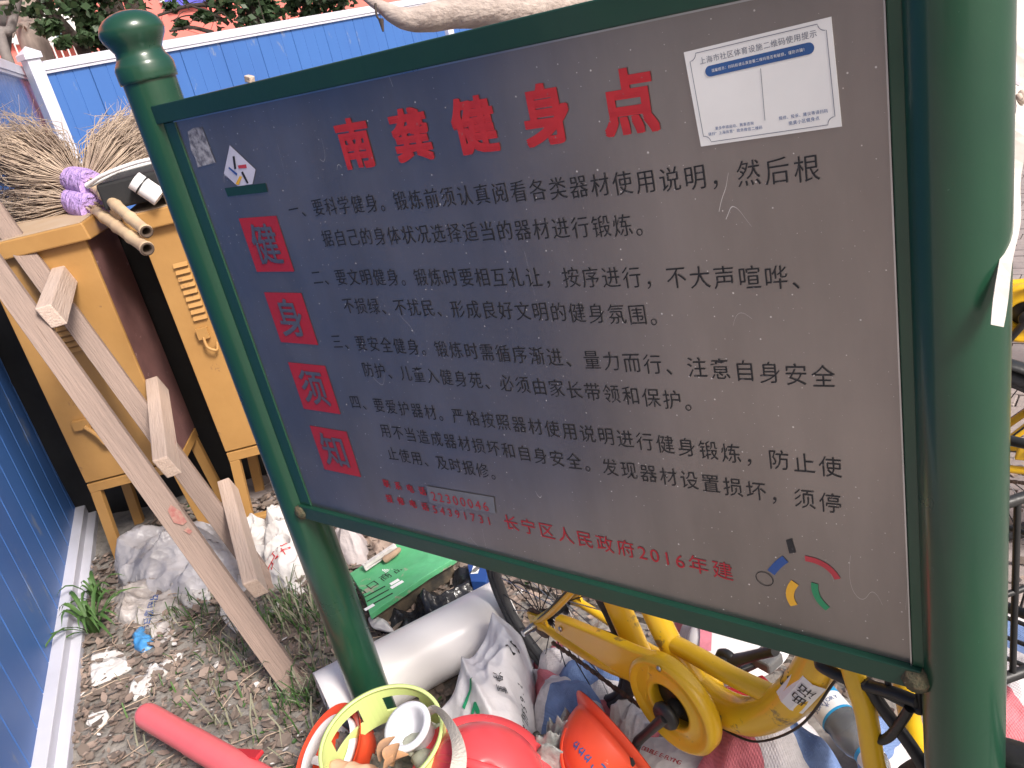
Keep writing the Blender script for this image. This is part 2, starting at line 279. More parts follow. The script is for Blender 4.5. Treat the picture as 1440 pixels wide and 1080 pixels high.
def thing(name, label, cat, loc=(0, 0, 0), group=None, local=False):
    o = bpy.data.objects.new(name, None); C.objects.link(o); o.location = loc; o.empty_display_size = .1
    ORG[o.name] = Vector((0, 0, 0)) if local else Vector(loc)
    return tag(o, label, cat, group)
def kids(o, table): return table.get(o, [])
def copy_tree(o):
    """a thing with copies of its parts and sub-parts, sharing mesh data"""
    table = {}
    for x in list(bpy.data.objects):
        if x.parent: table.setdefault(x.parent, []).append(x)
    def rec(a, par):
        c = a.copy(); C.objects.link(c)
        if par is not None: c.parent = par
        for ch in kids(a, table): rec(ch, c)
        return c
    return rec(o, None)
def lerp(a, b, t): return tuple(a[i] + (b[i] - a[i]) * t for i in range(len(a)))
def smooth_path(pts, k=6):
    """Catmull-Rom through the points"""
    P = [Vector(p) for p in pts]; P = [P[0] * 2 - P[1]] + P + [P[-1] * 2 - P[-2]]; out = []
    for i in range(1, len(P) - 2):
        for j in range(k):
            t = j / k; a, b, c, d = P[i - 1:i + 3]
            out.append(.5 * ((2 * b) + (c - a) * t + (2 * a - 5 * b + 4 * c - d) * t * t + (3 * b - a - 3 * c + d) * t ** 3))
    return out + [P[-2]]

# crumpled heaps: a filled outline with folds and creases, real thickness
def heap(name, poly, z0, H, m, label=None, cat=None, group=None, seed=0., crease=.02, fs=7., lump=.35, p=2.5, q=.6, rings=34, per=130, rag=.012, parent=None, kind=None, sm=2):
    pts = [Vector((a[0], a[1])) for a in poly]; n = len(pts)
    cen = Vector((0, 0)); A = 0
    for i in range(n):
        a, b = pts[i], pts[(i + 1) % n]; w = a.x * b.y - b.x * a.y; A += w; cen += (a + b) * w
    cen /= (3 * A)
    L = [(pts[(i + 1) % n] - pts[i]).length for i in range(n)]; T = sum(L); bd = []
    for k in range(per):
        d = T * k / per; i = 0
        while d > L[i] and i < n - 1: d -= L[i]; i += 1
        bd.append(pts[i].lerp(pts[(i + 1) % n], min(1, d / max(L[i], 1e-6))))
    for _ in range(sm): bd = [(bd[k - 1] + bd[k] * 2 + bd[(k + 1) % per]) / 4 for k in range(per)]
    bd = [b + Vector((noise.noise(Vector((b.x * 14, b.y * 14, seed))), noise.noise(Vector((b.x * 14, b.y * 14, seed + 9))))) * rag for b in bd]
    th0 = seed * 2.4; ca, sa = math.cos(th0), math.sin(th0)
    def ridge(x, y, f, st, z):
        u, v = (x * ca + y * sa) * f, (-x * sa + y * ca) * f * st
        return (1 - abs(noise.noise(Vector((u, v, z)))) * 2.2) ** 2
    def hz(x, y, r):
        wx = noise.noise(Vector((x * 4, y * 4, seed))) * .09; wy = noise.noise(Vector((x * 4, y * 4, seed + 4))) * .09
        x2, y2 = x + wx, y + wy
        f1 = ridge(x2, y2, fs * .9, .42, seed); f2 = ridge(y2, x2, fs * 1.7, .5, seed + 7); f3 = noise.voronoi(Vector((x2, y2, seed)) * fs * 2.6)[0][0]
        e = max(0., 1 - r ** p) ** q
        lo = noise.noise(Vector((x * 4, y * 4, seed + 2)))
        return z0 + H * e * (1 - lump + lump * (lo + .8)) + crease * (f1 * .75 + f2 * .4 + f3 * .45 - .75) * min(1, e * 1.6 + .15) + .004 * (1 - r)
    vs = [(cen.x, cen.y, hz(cen.x, cen.y, 0))]; fsx = []
    for i in range(1, rings + 1):
        r = i / rings
        for k in range(per):
            q_ = cen.lerp(bd[k], r); vs.append((q_.x, q_.y, max(z0 + .001, hz(q_.x, q_.y, r))))
    for k in range(per): fsx.append((0, 1 + k, 1 + (k + 1) % per))
    for i in range(rings - 1):
        for k in range(per):
            a = 1 + i * per; fsx.append((a + k, a + per + k, a + per + (k + 1) % per, a + (k + 1) % per))
    b0 = len(vs); last = 1 + (rings - 1) * per
    for k in range(per): x, y, z = vs[last + k]; vs.append((cen.x + (x - cen.x) * .97, cen.y + (y - cen.y) * .97, z0 - .004))
    for k in range(per): fsx.append((last + k, b0 + k, b0 + (k + 1) % per, last + (k + 1) % per))
    mb = M(); mb.add(vs, fsx, True)
    o = mb.build(name, m, parent, label, cat, group, kind, org=(cen.x, cen.y, z0))
    def height(x, y):
        d = Vector((x, y)) - cen; dist = d.length
        if dist < 1e-5: return hz(x, y, 0)
        an = math.atan2(d.y, d.x); best = min(bd, key=lambda b: abs((math.atan2(b.y - cen.y, b.x - cen.x) - an + math.pi) % (2 * math.pi) - math.pi))
        return hz(x, y, min(1, dist / (best - cen).length))
    o_h[o.name] = height
    return o
o_h = {}

# ------------------------------------------------------------------ lettering
GL = {}
def glyph(ch, off):
    k = (ch, off)
    if k not in GL:
        cu = bpy.data.curves.new('t', 'FONT'); cu.body = ch; cu.size = 1.; cu.offset = off; cu.resolution_u = 3; cu.align_x = 'LEFT'
        ob = bpy.data.objects.new('t', cu); C.objects.link(ob)
        dg = bpy.context.evaluated_depsgraph_get(); dg.update()
        me = bpy.data.meshes.new_from_object(ob.evaluated_get(dg))
        vs = [(v.co.x, v.co.y) for v in me.vertices]; fs = [tuple(p.vertices) for p in me.polygons]
        GL[k] = (vs, fs); bpy.data.objects.remove(ob); bpy.data.curves.remove(cu); bpy.data.meshes.remove(me)
    return GL[k]
ASCII_W = .56
def lettering(mb, text, a, b, em, place, off=0., kai=0., bold_x=1., bold=0.):
    """characters spread evenly from point a (centre of the first) to b (centre of the last); place maps plane (u, v) to 3D"""
    n = len(text); a = Vector(a[:2]); b = Vector(b[:2])
    if em is None: em = (b - a).length / (n - 1) * .96
    d = (b - a).normalized() if n > 1 else Vector((1, 0)); nn = Vector((-d.y, d.x))
    w = [ASCII_W if ord(c) < 128 else 1. for c in text]; pos = [0.]
    for i in range(1, n): pos.append(pos[-1] + (w[i - 1] + w[i]) / 2)
    tot = pos[-1] or 1.
    for i, ch in enumerate(text):
        if ch == ' ': continue
        vs, fs = glyph(ch, off)
        if not vs: continue
        if ord(ch) < 128 or True:
            xs = [v[0] for v in vs]
        shifts = [(0, 0)] if not bold else [(dx * bold, dy * bold) for dx, dy in ((-1, -1), (0, -1), (1, -1), (-1, 0), (0, 0), (1, 0), (-1, 1), (0, 1), (1, 1))]
        cx = .5 if ord(ch) > 127 else (min(xs) + max(xs)) / 2
        c = a.lerp(b, pos[i] / tot)
        for si, (sx, sy) in enumerate(shifts):
            out = []
            for x, y in vs:
                u = (x - cx) * bold_x + sx; v = y - .36 + sy
                v += kai * u; u += .03 * kai * v
                q = c + d * (u * em) + nn * (v * em); w_ = Vector(place(q.x, q.y))
                if si: w_.y -= .00006 * si
                out.append(w_)
            mb.add(out, fs)
    return mb

# ------------------------------------------------------------------ setting: ground, soil, pavement
mb = M(); N = 24; S_ = 150
mb.add([(-S_ + 2 * S_ * i / N, -S_ + 2 * S_ * j / N, -.03) for j in range(N + 1) for i in range(N + 1)], [(j * (N + 1) + i, j * (N + 1) + i + 1, (j + 1) * (N + 1) + i + 1, (j + 1) * (N + 1) + i) for j in range(N) for i in range(N)])
mb.build('ground', LAND, kind='structure', fix=False)
mb = M(); nx, ny = 190, 80; X0, X1, Y0, Y1 = -5.6, .9, -.2, 1.74
def soil_z(x, y):
    z = .012 + .016 * noise.noise(Vector((x * 3, y * 3, 0))) + .010 * noise.noise(Vector((x * 11, y * 11, 3))) + .006 * noise.noise(Vector((x * 34, y * 34, 5)))
    e = min(1, (x - X0) / .1, (X1 - x) / .1, (y - Y0) / .1, (Y1 - y) / .05); return z * max(0, e) - .026 * (1 - max(0, e))
mb.add([(x, y, soil_z(x, y)) for y in [Y0 + (Y1 - Y0) * j / ny for j in range(ny + 1)] for x in [X0 + (X1 - X0) * i / nx for i in range(nx + 1)]],
       [(j * (nx + 1) + i, j * (nx + 1) + i + 1, (j + 1) * (nx + 1) + i + 1, (j + 1) * (nx + 1) + i) for j in range(ny) for i in range(nx)], True)
mb.build('soil', SOIL, kind='structure', fix=False)
mb = M(); mb.box((-1.5, 4.75, -.022), (15, 6., .03)); pave = mb.build('pavement', SOIL, kind='structure')
# bricks: those that show between the things are single pieces, the others one part
bl, bw, gap = .2, .1, .006
proto = None; rest = M(); singles = []
for row in range(60):
    y = 1.76 + row * bw
    for k in range(75):
        x = -9. + k * bl + (row % 2) * bl / 2
        vis = (-3.9 < x < -1.9 and y < 2.35) or (-.75 < x < .1 and y < 3.6) or (-1.9 <= x < -.7 and y < 2.1)
        if vis and len(singles) < 290: singles.append((x, y))
        elif x < 6: rest.box((x, y + bw / 2, .0 + rnd.uniform(-.002, .002)), (bl - gap, bw - gap, .03))
for x, y in singles:
    if proto is None:
        b = M(); b.box((0, 0, 0), (bl - gap, bw - gap, .03)); proto = b.build('brick', BRICK, pave, bevel=.003, seg=1); o = proto
    else: o = proto.copy(); C.objects.link(o); o.parent = pave
    o.location = (x, y + bw / 2, rnd.uniform(-.003, .003)); o.rotation_euler = (rnd.uniform(-.012, .012), rnd.uniform(-.012, .012), rnd.uniform(-.01, .01))
rest.build('brick_field', BRICK, pave, kind='stuff')

# ------------------------------------------------------------------ blue sheet-steel fences
def fence(name, a, b, H, label, posts, group, near=0., inner=1):
    a = Vector((*a, 0)); b = Vector((*b, 0)); d = (b - a).normalized(); L = (b - a).length
    nrm = Vector((-d.y, d.x, 0)) * inner            # towards the site, where the camera stands
    t = thing(name, label, 'fence', tuple(a), group)
    pw = .54; n = int(L / pw + .999); px = None
    for i in range(n):
        s0 = i * pw + .002; s1 = min((i + 1) * pw - .002, L)
        prof = [(s0, -.008), (s0 + .004, 0)]
        for g in (1, 2):
            c = s0 + (s1 - s0) * g / 3; prof += [(c - .005, 0), (c, -.005), (c + .005, 0)]
        prof += [(s1 - .004, 0), (s1, -.008)]
        vs = [a + d * s + nrm * w + Vector((0, 0, z)) for z in (.05, H - .05) for s, w in prof]; k = len(prof)
        mb = M(); mb.add(vs, [(j, j + 1, k + j + 1, k + j) for j in range(k - 1)])
        back = [v - nrm * .03 for v in vs]; mb.add(back, [(j + 1, j, k + j, k + j + 1) for j in range(k - 1)])
        mb.build('sheet_panel', BLUE, t, fix=False)
    mb = M(); mb.beam(a + Vector((0, 0, H - .045)) + nrm * .0, b + Vector((0, 0, H - .045)), nrm, .075, .085)
    mb.beam(a + Vector((0, 0, H - .103)) + nrm * .012, b + Vector((0, 0, H - .103)) + nrm * .012, nrm, .03, .028)
    mb.build('top_rail', RAIL, t, bevel=.003)
    mb = M(); mb.beam(a + Vector((0, 0, .045)), b + Vector((0, 0, .045)), nrm, .09, .09)
    mb.beam(a + Vector((0, 0, .02)) + nrm * .06, b + Vector((0, 0, .02)) + nrm * .06, nrm, .045, .05)
    mb.build('bottom_rail', RAIL, t, bevel=.003)
    for s in posts:
        c = a + d * s; mb = M(); hp = H + .03; ang = math.atan2(d.y, d.x); rot = Matrix.Rotation(ang, 3, 'Z')
        mb.box(c + Vector((0, 0, hp / 2)) , (.13, .13, hp), rot)
        p = mb.build('fence_post', RAIL, t, bevel=.004)
        mb = M(); q = [rot @ Vector((x, y, 0)) for x, y in ((-.085, -.085), (.085, -.085), (.085, .085), (-.085, .085))]
        mb.add([c + Vector((0, 0, hp)) + v for v in q] + [c + Vector((0, 0, hp + .05)) + v for v in q] + [c + Vector((0, 0, hp + .12))], [(3, 2, 1, 0), (0, 1, 5, 4), (1, 2, 6, 5), (2, 3, 7, 6), (3, 0, 4, 7), (4, 5, 8), (5, 6, 8), (6, 7, 8), (7, 4, 8)])
        mb.build('post_cap', RAIL, p)
    return t
FD = Vector((-.866, .5, 0)); F0 = Vector((-3.776, 1.19, 0)); FN = Vector((.5, .866, 0))
fe = F0 - FN * .075
cor = fe + FD * 7.2
end = fe - FD * 2.72
fence('steel_fence', (end.x, end.y), (cor.x, cor.y), 2.4, 'blue corrugated steel fence close on the left, running past the leaning ladder', [0.0], 'blue steel site fences', inner=-1)
fence('steel_fence', (-8.793, 4.16), (-9.15, 17.2), 2.4, 'blue steel fence with a pale grey top rail, far behind the sign and brooms', [0.0, 6.2, 12.4], 'blue steel site fences', inner=-1)

# ------------------------------------------------------------------ buildings and trees beyond the fence
bt = thing('apartment_building', 'salmon red apartment building behind the trees at the upper left', 'building', (-24, 20, 0))
mb = M(); mb.box((-26, 20, 7), (4, 60, 14)); mb.build('wall', PLASTER, bt)
def window(y0, z0, y1, z1, parent, x=-24.):
    mb = M(); cy, cz, w, h = (y0 + y1) / 2, (z0 + z1) / 2, y1 - y0, z1 - z0
    for q in (-1, 1):
        mb.box((x + .04, cy + q * w / 2, cz), (.12, .09, h)); mb.box((x + .04, cy, cz + q * h / 2), (.12, w + .09, .09))
    mb.box((x + .04, cy, cz), (.09, .06, h))
    f = mb.build('window', WPAINT, parent)
    mb = M(); mb.box((x + .02, cy, cz), (.03, w - .1, h - .1)); mb.build('pane', GLASS, f)
    return f
for k in range(9):
    for z in (1.2, 4.55, 7.9):
        if (k, z) != (2, 4.55): window(3.0 + 4.2 * k, z, 4.9 + 4.2 * k, z + 1.5, bt)
# white bay with curtains and a railing in front of it
bay = (-24,12.24,4.216)
mb = M(); mb.box((-23.7, bay[1], bay[2]), (.5, 1.0, .85)); bw_ = mb.build('bay_window', WPAINT, bt, bevel=.02)
mb = M(); mb.box((-23.42, bay[1] - .1, bay[2] - .02), (.05, .34, .5)); mb.build('curtain', GREYPAD, bw_)
r0, r1 = (-22.8,10.56,3.909), (-22.8,12.34,3.827)
rl = M(); rl.tube([r0, r1], .03, 6); rl.tube([(r0[0], r0[1], r0[2] - .75), (r1[0], r1[1], r1[2] - .75)], .03, 6)
rail = rl.build('railing', WPAINT, bt)
for k in range(11):
    p = lerp(r0, r1, k / 10); mb = M(); mb.tube([p, (p[0], p[1], p[2] - .75)], .022, 5); mb.build('baluster', WPAINT, rail)
mb = M(); mb.box((-23.9,16.39,4.442), (.08, 1.4, .35)); mb.build('blue_sign_panel', mat('violet_blue_panel', (.12, .12, .62)), bt)
sh = (-23.8,11.39,4.838)
mb = M(); mb.box((-23.9, sh[1] - 1.2, sh[2]), (.2, 2.2, 1.6)); mb.build('whitewashed_bay', WPAINT, bt)

pb = thing('apartment_building', 'greyish pink rendered building across the yard behind the camera', 'building', (0, -14, 0))
mb = M(); mb.box((3.5, -14, 5), (13, 3, 10)); mb.build('wall', PLASTER2, pb)
for k in range(4): 
    mb = M(); mb.box((-1.2 + 3 * k, -12.48, 1.9), (1.5, .08, 1.4)); f = mb.build('window', WPAINT, pb)
    mb = M(); mb.box((-1.2 + 3 * k, -12.42, 1.9), (1.35, .05, 1.25)); mb.build('pane', GLASS, f)

def foliage(clumps, size, n, parent, seed, m=LEAF):
    rr = random.Random(seed); mb = M()
    for (c, rad, w) in clumps:
        c = Vector(c)
        for _ in range(int(n * w)):
            d = Vector((rr.gauss(0, 1), rr.gauss(0, 1), rr.gauss(0, 1))).normalized() * rad * rr.random() ** .45
            p = c + Vector((d.x, d.y, d.z * .75))
            if noise.noise(p * 2.2) < -.12: continue
            a = Vector((rr.gauss(0, 1), rr.gauss(0, 1), rr.gauss(0, .6))).normalized(); b = a.cross(Vector((rr.gauss(0, 1), rr.gauss(0, 1), rr.gauss(0, 1)))).normalized()
            L = size * rr.uniform(.7, 1.3); W = L * .34
            mb.add([p - a * L / 2, p + b * W - a * L * .05, p + a * L / 2, p - b * W - a * L * .05], [(0, 1, 2, 3)])
    return mb.build('foliage', m, parent, kind='stuff', fix=False)
def limb(mb, pts, r0, r1, seg=8):
    p = smooth_path(pts, 4); mb.tube(p, [r0 + (r1 - r0) * i / (len(p) - 1) for i in range(len(p))], seg)
def twigs(mb, base, n, L, r, rr):
    for _ in range(n):
        p = Vector(base) + Vector((rr.gauss(0, .4), rr.gauss(0, .5), rr.gauss(0, .3))); q = p + Vector((rr.gauss(0, .4), rr.gauss(0, 1), rr.gauss(0, .6))).normalized() * L * rr.uniform(.5, 1.2)
        limb(mb, [p, (p + q) / 2 + Vector((0, rr.uniform(-.1, .1), rr.uniform(.0, .12))), q], r, r * .4, 5)
# pale leaning trunk
g1 = (-16.18,7.832,2.778)
t = thing('tree', 'tree with a thick pale beige trunk rising behind the fence corner', 'tree', (g1[0], g1[1], 0), 'trees behind the far fence')
mb = M(); limb(mb, [(g1[0], g1[1], 0), (-16.28,7.881,3.027), (-16.45,7.993,3.518), (-16.57,8.15,3.993), (-16.77,8.37,4.711)], .26, .2, 14); mb.build('trunk', BARKP, t)
mb = M(); limb(mb, [(-16.45,7.966,3.461), (-16.18,7.684,3.57), (-15.79,7.338,3.355)], .05, .02, 6); mb.build('branch', BARKP, t)
foliage([((-16.72,8.714,5.252), 1.2, 1)], .16, 500, t, 3)
# grey trunk at the far left
g1 = (-14.52,6.532,2.987)
t = thing('tree', 'two slim grey stems at the left edge above the fence corner', 'tree', (g1[0], g1[1], 0), 'trees behind the far fence')
mb = M(); limb(mb, [(g1[0] , g1[1], 0), (-14.52,6.541,3.006), (-14.49,6.754,3.344), (-14.43,7.065,3.808)], .09, .06, 10); mb.build('trunk', mat('grey_bark', (.24, .21, .20), .9, ns=8, bump=.6), t)
mb = M(); limb(mb, [(-14.78,6.651,3.093), (-14.78,6.86,3.485), (-14.87,7.011,3.899)], .11, .08, 10); mb.build('trunk', mat('dark_grey_bark', (.12, .105, .10), .9, ns=8, bump=.6), t)
mb = M(); limb(mb, [(-14.51,6.649,3.706), (-14.32,6.797,3.675), (-14.18,6.943,3.702)], .04, .03, 8); mb.build('branch', BARKP, t)
foliage([((-14.16,6.623,3.625), .22, .35), ((-14.43,6.828,4.422), .8, 1)], .13, 400, t, 4)
# dark slanting trunk with the dense crown
g1 = (-14.38,7.734,2.309)
t = thing('tree', 'tree with a dark slanting trunk and dense green crown left of the post finial', 'tree', (g1[0], g1[1], 0), 'trees behind the far fence')
mb = M(); limb(mb, [(g1[0], g1[1], 0), (-14.55,7.791,2.685), (-14.81,7.81,3.15), (-15.1,7.778,3.558), (-15.33,7.793,3.963)], .12, .09, 10); mb.build('trunk', BARKD, t)
mb = M(); limb(mb, [(-14.74,8.233,2.735), (-14.87,8.262,3.006), (-15.06,8.227,3.248)], .06, .05, 8); limb(mb, [(-14.98,7.801,3.402), (-14.86,7.524,3.503), (-14.82,7.478,3.607)], .035, .015, 6); mb.build('branch', BARKD, t)
foliage([((-14.88,8.191,3.425), .62, .65), ((-14.81,8.25,3.145), .42, .7), ((-15.04,8.054,3.692), .4, .25), ((-14.84,8.378,3.698), .6, .6), ((-14.49,7.458,3.036), .12, .22), ((-14.69,7.431,3.311), .2, .2), ((-14.98,7.473,3.594), .13, .2), ((-14.33,7.74,3.024), .14, .2), ((-14.81,8.333,4.078), 1.5, 1.6)], .15, 700, t, 5)
# two stout trunks right behind the finial
for (a, b, w, lab) in (((168, 60), (150, -10), .22, 'stout dark tree trunk directly behind the green post finial, the left one of the pair'), ((202, 70), (183, -10), .24, 'stout dark tree trunk directly behind the green post finial, the right one of the pair')):
    pass
A1, A2, A3 = (-16.09,9.397,2.826), (-16.28,9.546,3.41), (-16.47,9.678,3.959)
t = thing('tree', 'stout dark trunk seen just left of the green post finial', 'tree', (A1[0], A1[1], 0), 'trees behind the far fence')
mb = M(); limb(mb, [(A1[0], A1[1], 0), A1, A2, A3], .26, .2, 12); mb.build('trunk', BARKD, t)
A1, A2, A3 = (-16.18,9.962,2.689), (-16.39,10.08,3.232), (-16.63,10.25,3.931)
t = thing('tree', 'stout dark trunk rising right above the green post finial', 'tree', (A1[0], A1[1], 0), 'trees behind the far fence')
mb = M(); limb(mb, [(A1[0], A1[1], 0), A1, A2, A3], .24, .18, 12); mb.build('trunk', BARKD, t)
foliage([((-16.1,10.27,4.426), 1.2, 1)], .15, 500, t, 8)
# tree with arching twigs and a crown over the fence
g1 = (-12.3,9.638,2.368)
t = thing('tree', 'broad dark leafy tree with arching twigs showing above the middle of the far fence', 'tree', (g1[0], g1[1], 0), 'trees behind the far fence')
mb = M(); limb(mb, [(g1[0], g1[1], 0), (-12.39,9.69,2.598), (-12.56,9.763,3.006), (-12.64,9.955,3.495)], .13, .09, 10); mb.build('trunk', BARKD, t)
mb = M(); limb(mb, [(-12.63,9.471,2.867), (-12.83,9.268,3.079), (-13.08,8.939,3.151), (-13.33,8.542,3.104)], .05, .022, 7); limb(mb, [(-12.7,9.356,2.761), (-12.84,9.205,2.979), (-13,8.993,3.132)], .035, .015, 6)
limb(mb, [(-12.7,9.241,2.82), (-12.81,9.055,2.928), (-12.97,8.811,3.007), (-13.16,8.624,2.978)], .02, .008, 5); limb(mb, [(-12.79,9.079,2.682), (-13.02,8.817,2.843), (-13.16,8.542,2.839)], .035, .02, 6); mb.build('branch', BARKD, t)
rr = random.Random(5); mb = M(); twigs(mb, (-12.95,8.948,2.954), 22, .5, .008, rr); mb.build('twigs', BARKD, t, kind='stuff')
foliage([((-12.51,9.782,2.961), .62, 1.1), ((-12.19,10.2,2.921), .6, 1.0), ((-11.82,10.51,2.907), .62, .9), ((-12.75,9.675,3.161), .5, .6), ((-12.92,8.983,2.977), .1, .16), ((-13.11,8.776,2.907), .1, .12), ((-13.26,8.799,3.189), .12, .1), ((-12.79,9.068,2.923), .1, .1), ((-11.47,10.69,2.909), .5, .5), ((-13.24,8.618,2.842), .09, .1), ((-12.33,10.25,3.514), 1.6, 2)], .13, 900, t, 6)
# bare peeled limb over the sign, coming from a tree hidden behind the sign
tp = (-.72, 3.1)
t = thing('tree', 'bare pale tree whose peeled limb arches over the top edge of the sign', 'tree', (tp[0], tp[1], 0))
mb = M(); limb(mb, [(tp[0], tp[1], -.02), (tp[0] + .02, tp[1], .8), (tp[0] + .05, tp[1] + .03, 1.6), (tp[0] + .3, tp[1] + .2, 3.0)], .11, .06, 12); mb.build('trunk', PEEL, t)
pts = [(tp[0] + .04, tp[1], 1.5), (-1.477,2.688,1.78), (-1.542,2.482,1.776), (-1.665,2.306,1.788), (-1.818,2.186,1.821), (-1.918,2.1,1.829), (-1.967,2.067,1.848), (-2.022,2.066,1.883), (-2.099,2.079,1.927), (-2.238,2.129,2.006), (-2.446,2.24,2.15)]
p = smooth_path(pts, 6); rs = []
for i in range(len(p)):
    u = i / (len(p) - 1); rs.append((.050 if u < .38 else max(.008, .050 - (u - .38) * .09)) * (1 + .08 * noise.noise(Vector((u * 25, 0, 0)))))
mb = M(); mb.tube(p, rs, 14); mb.build('limb', PEEL, t)
mb = M(); limb(mb, [(-2.028,2.041,1.901), (-2.022,2.028,1.867), (-2.01,2.028,1.848), (-2.005,2.021,1.828)], .004, .003, 5); limb(mb, [(-2.011,2.031,1.854), (-2.003,2.019,1.819)], .009, .003, 5); mb.build('twig', BARKD, t)

# ------------------------------------------------------------------ the notice board
PY = 1.02; YP = .992
sb = thing('notice_board', 'brushed steel notice board with Chinese fitness rules held between two dark green posts', 'sign', (-.955, PY, 0))
prof = [(.0, 1.806), (.0575, 1.806), (.0585, 1.812), (.0585, 1.835), (.055, 1.843), (.049, 1.852), (.0465, 1.860), (.047, 1.867), (.053, 1.877), (.060, 1.888), (.0635, 1.898), (.063, 1.907), (.058, 1.918), (.048, 1.928), (.032, 1.936), (.014, 1.940), (0.0001, 1.941)]
for x in (-1.698, -.2095):
    mb = M(); mb.lathe([(.0535, -.05), (.0535, .3), (.0535, .9), (.0535, 1.5), (.0535, 1.81)], 48, Matrix.Translation((x, PY, 0)))
    p = mb.build('post', GREEN, sb)
    mb = M(); mb.lathe(prof, 48, Matrix.Translation((x, PY, 0))); mb.build('finial', GREEN, p)
xl, xr, z0, z1 = -1.652, -.258, .812, 1.722
for nm, (xa, xb, za, zb) in {'frame_top': (-1.668, -.255, z1, 1.758), 'frame_bottom': (-1.655, -.255, .776, z0), 'frame_left': (-1.655, -1.613, z0, z1), 'frame_right': (-.268, -.252, z0, z1)}.items():
    yf = .980 if nm in ('frame_top', 'frame_bottom') else .9885
    mb = M(); mb.box(((xa + xb) / 2, (yf + 1.03) / 2, (za + zb) / 2), (xb - xa, 1.03 - yf, zb - za)); mb.build('frame_bar', GREEN2 if nm in ('frame_top', 'frame_bottom') else GREEN, sb, bevel=.002)
for q in ((-1.654, .992, .792), (-.262, .992, .792)):
    mb = M(); mb.lathe([(.0001, -.02), (.018, -.016), (.024, 0), (.018, .016), (.0001, .02)], 14, Matrix.Translation(q)); mb.build('weld', RUST, sb)
mb = M(); mb.box(((-1.613 - .268) / 2, YP + .004, (z0 + z1) / 2), (1.345, .008, z1 - z0 - .001)); panel = mb.build('panel', STEEL, sb)
mb = M(); mb.box(((-1.613 - .268) / 2, YP - .002, z1 - .0012), (1.345, .005, .0024)); mb.box((-.2690, YP - .002, (z0 + z1) / 2), (.002, .005, z1 - z0)); mb.build('bare_edge', CHROME, sb)
def flat(y): return lambda u, v: (u, y, v)
P1 = flat(YP - .0010); P2 = flat(YP - .0018); P3 = flat(YP - .0026)
def poly(mb, pts, pl=P1): mb.add([pl(*p) for p in pts], [tuple(range(len(pts)))]); return mb
def ribbon(mb, pts, w, pl=P1):
    pts = [Vector(p) for p in pts]; n = len(pts); vs = []
    for i in range(n):
        d = (pts[min(i + 1, n - 1)] - pts[max(i - 1, 0)]).normalized(); nn = Vector((-d.y, d.x)) * w / 2
        vs += [pl(*(pts[i] + nn)), pl(*(pts[i] - nn))]
    mb.add(vs, [(2 * i, 2 * i + 1, 2 * i + 3, 2 * i + 2) for i in range(n - 1)]); return mb
def arc2(a, b, c, n=14):
    return [tuple(Vector(a) * (1 - t) ** 2 + Vector(b) * 2 * t * (1 - t) + Vector(c) * t * t) for t in [i / n for i in range(n + 1)]]
rows = [('一、要科学健身。锻炼前须认真阅看各类器材使用说明，然后根', (-1.329,1.528), (-0.363,1.525)),
 ('据自己的身体状况选择适当的器材进行锻炼。', (-1.257,1.472), (-0.589,1.464)),
 ('二、要文明健身。锻炼时要相互礼让，按序进行，不大声喧哗、', (-1.323,1.394), (-0.378,1.39)),
 ('不损绿、不扰民、形成良好文明的健身氛围。', (-1.256,1.332), (-0.589,1.338)),
 ('三、要安全健身。锻炼时需循序渐进、量力而行、注意自身安全', (-1.324,1.258), (-0.363,1.256)),
 ('防护、儿童入健身苑、必须由家长带领和保护。', (-1.256,1.199), (-0.554,1.202)),
 ('四、要爱护器材。严格按照器材使用说明进行健身锻炼，防止使', (-1.327,1.124), (-0.363,1.119)),
 ('用不当造成器材损坏和自身安全。发现器材设置损坏，须停', (-1.259,1.064), (-0.367,1.062)),
 ('止使用、及时报修。', (-1.259,1.006), (-0.981,1.012))]
for s, a, b in rows:
    zz = (a[1] + b[1]) / 2; mb = M(); lettering(mb, s, (a[0], zz), (b[0], zz), .0345, P1, -.006, .07, .94)
    mb.build('engraved_line', INK, panel, fix=False)
ta, tb = (-1.113,1.627), (-0.585,1.629)
for k, ch in enumerate('南龚健身点'):
    c = lerp(ta, tb, k / 4); mb = M(); lettering(mb, ch, c, c, .084, P1, 0, 0, 1.0, .037); mb.build('title_character', RED, panel, fix=False)
for ch, c in zip('健身须知', ((-1.453,1.461), (-1.438,1.303), (-1.437,1.143), (-1.453,0.988))):
    cx = -1.449; cz = c[1]; h = .0565
    mb = M(); poly(mb, [(cx - .062, cz - h), (cx + .062, cz - h), (cx + .062, cz + h), (cx - .062, cz + h)]); q = mb.build('red_square', REDI, panel, fix=False)
    mb = M(); lettering(mb, ch, (cx, cz), (cx + 1, cz),   .088, P2, 0, 0, 1.0, .014); mb.build('square_lettering', STEEL, panel, fix=False)
mb = M(); lettering(mb, '联系电话', (-1.308,0.929), (-1.201,0.93), .021, P1, 0, 0, 1., .02); lettering(mb, '报修电话', (-1.314,0.89), (-1.207,0.891), .021, P1, 0, 0, 1., .02)
lettering(mb, '54391731', (-1.179,0.89), (-1.033,0.893), .027, P1, 0)
lettering(mb, '22300046', (-1.169,0.925), (-1.03,0.928), .030, P3, .0)
mb.build('phone_lettering', REDI, panel, fix=False)
mb = M(); poly(mb, [(-1.184,0.946), (-1.003,0.953), (-1.009,0.915), (-1.187,0.906)][::-1], P2); mb.build('pasted_strip', mat('grey_foil_strip', (.25, .26, .28), .4, .5), panel, fix=False)
mb = M(); lettering(mb, '长宁区人民政府2016年建', (-0.976,0.9), (-0.546,0.902), .037, P1, .0); mb.build('builder_lettering', REDI, panel, fix=False)
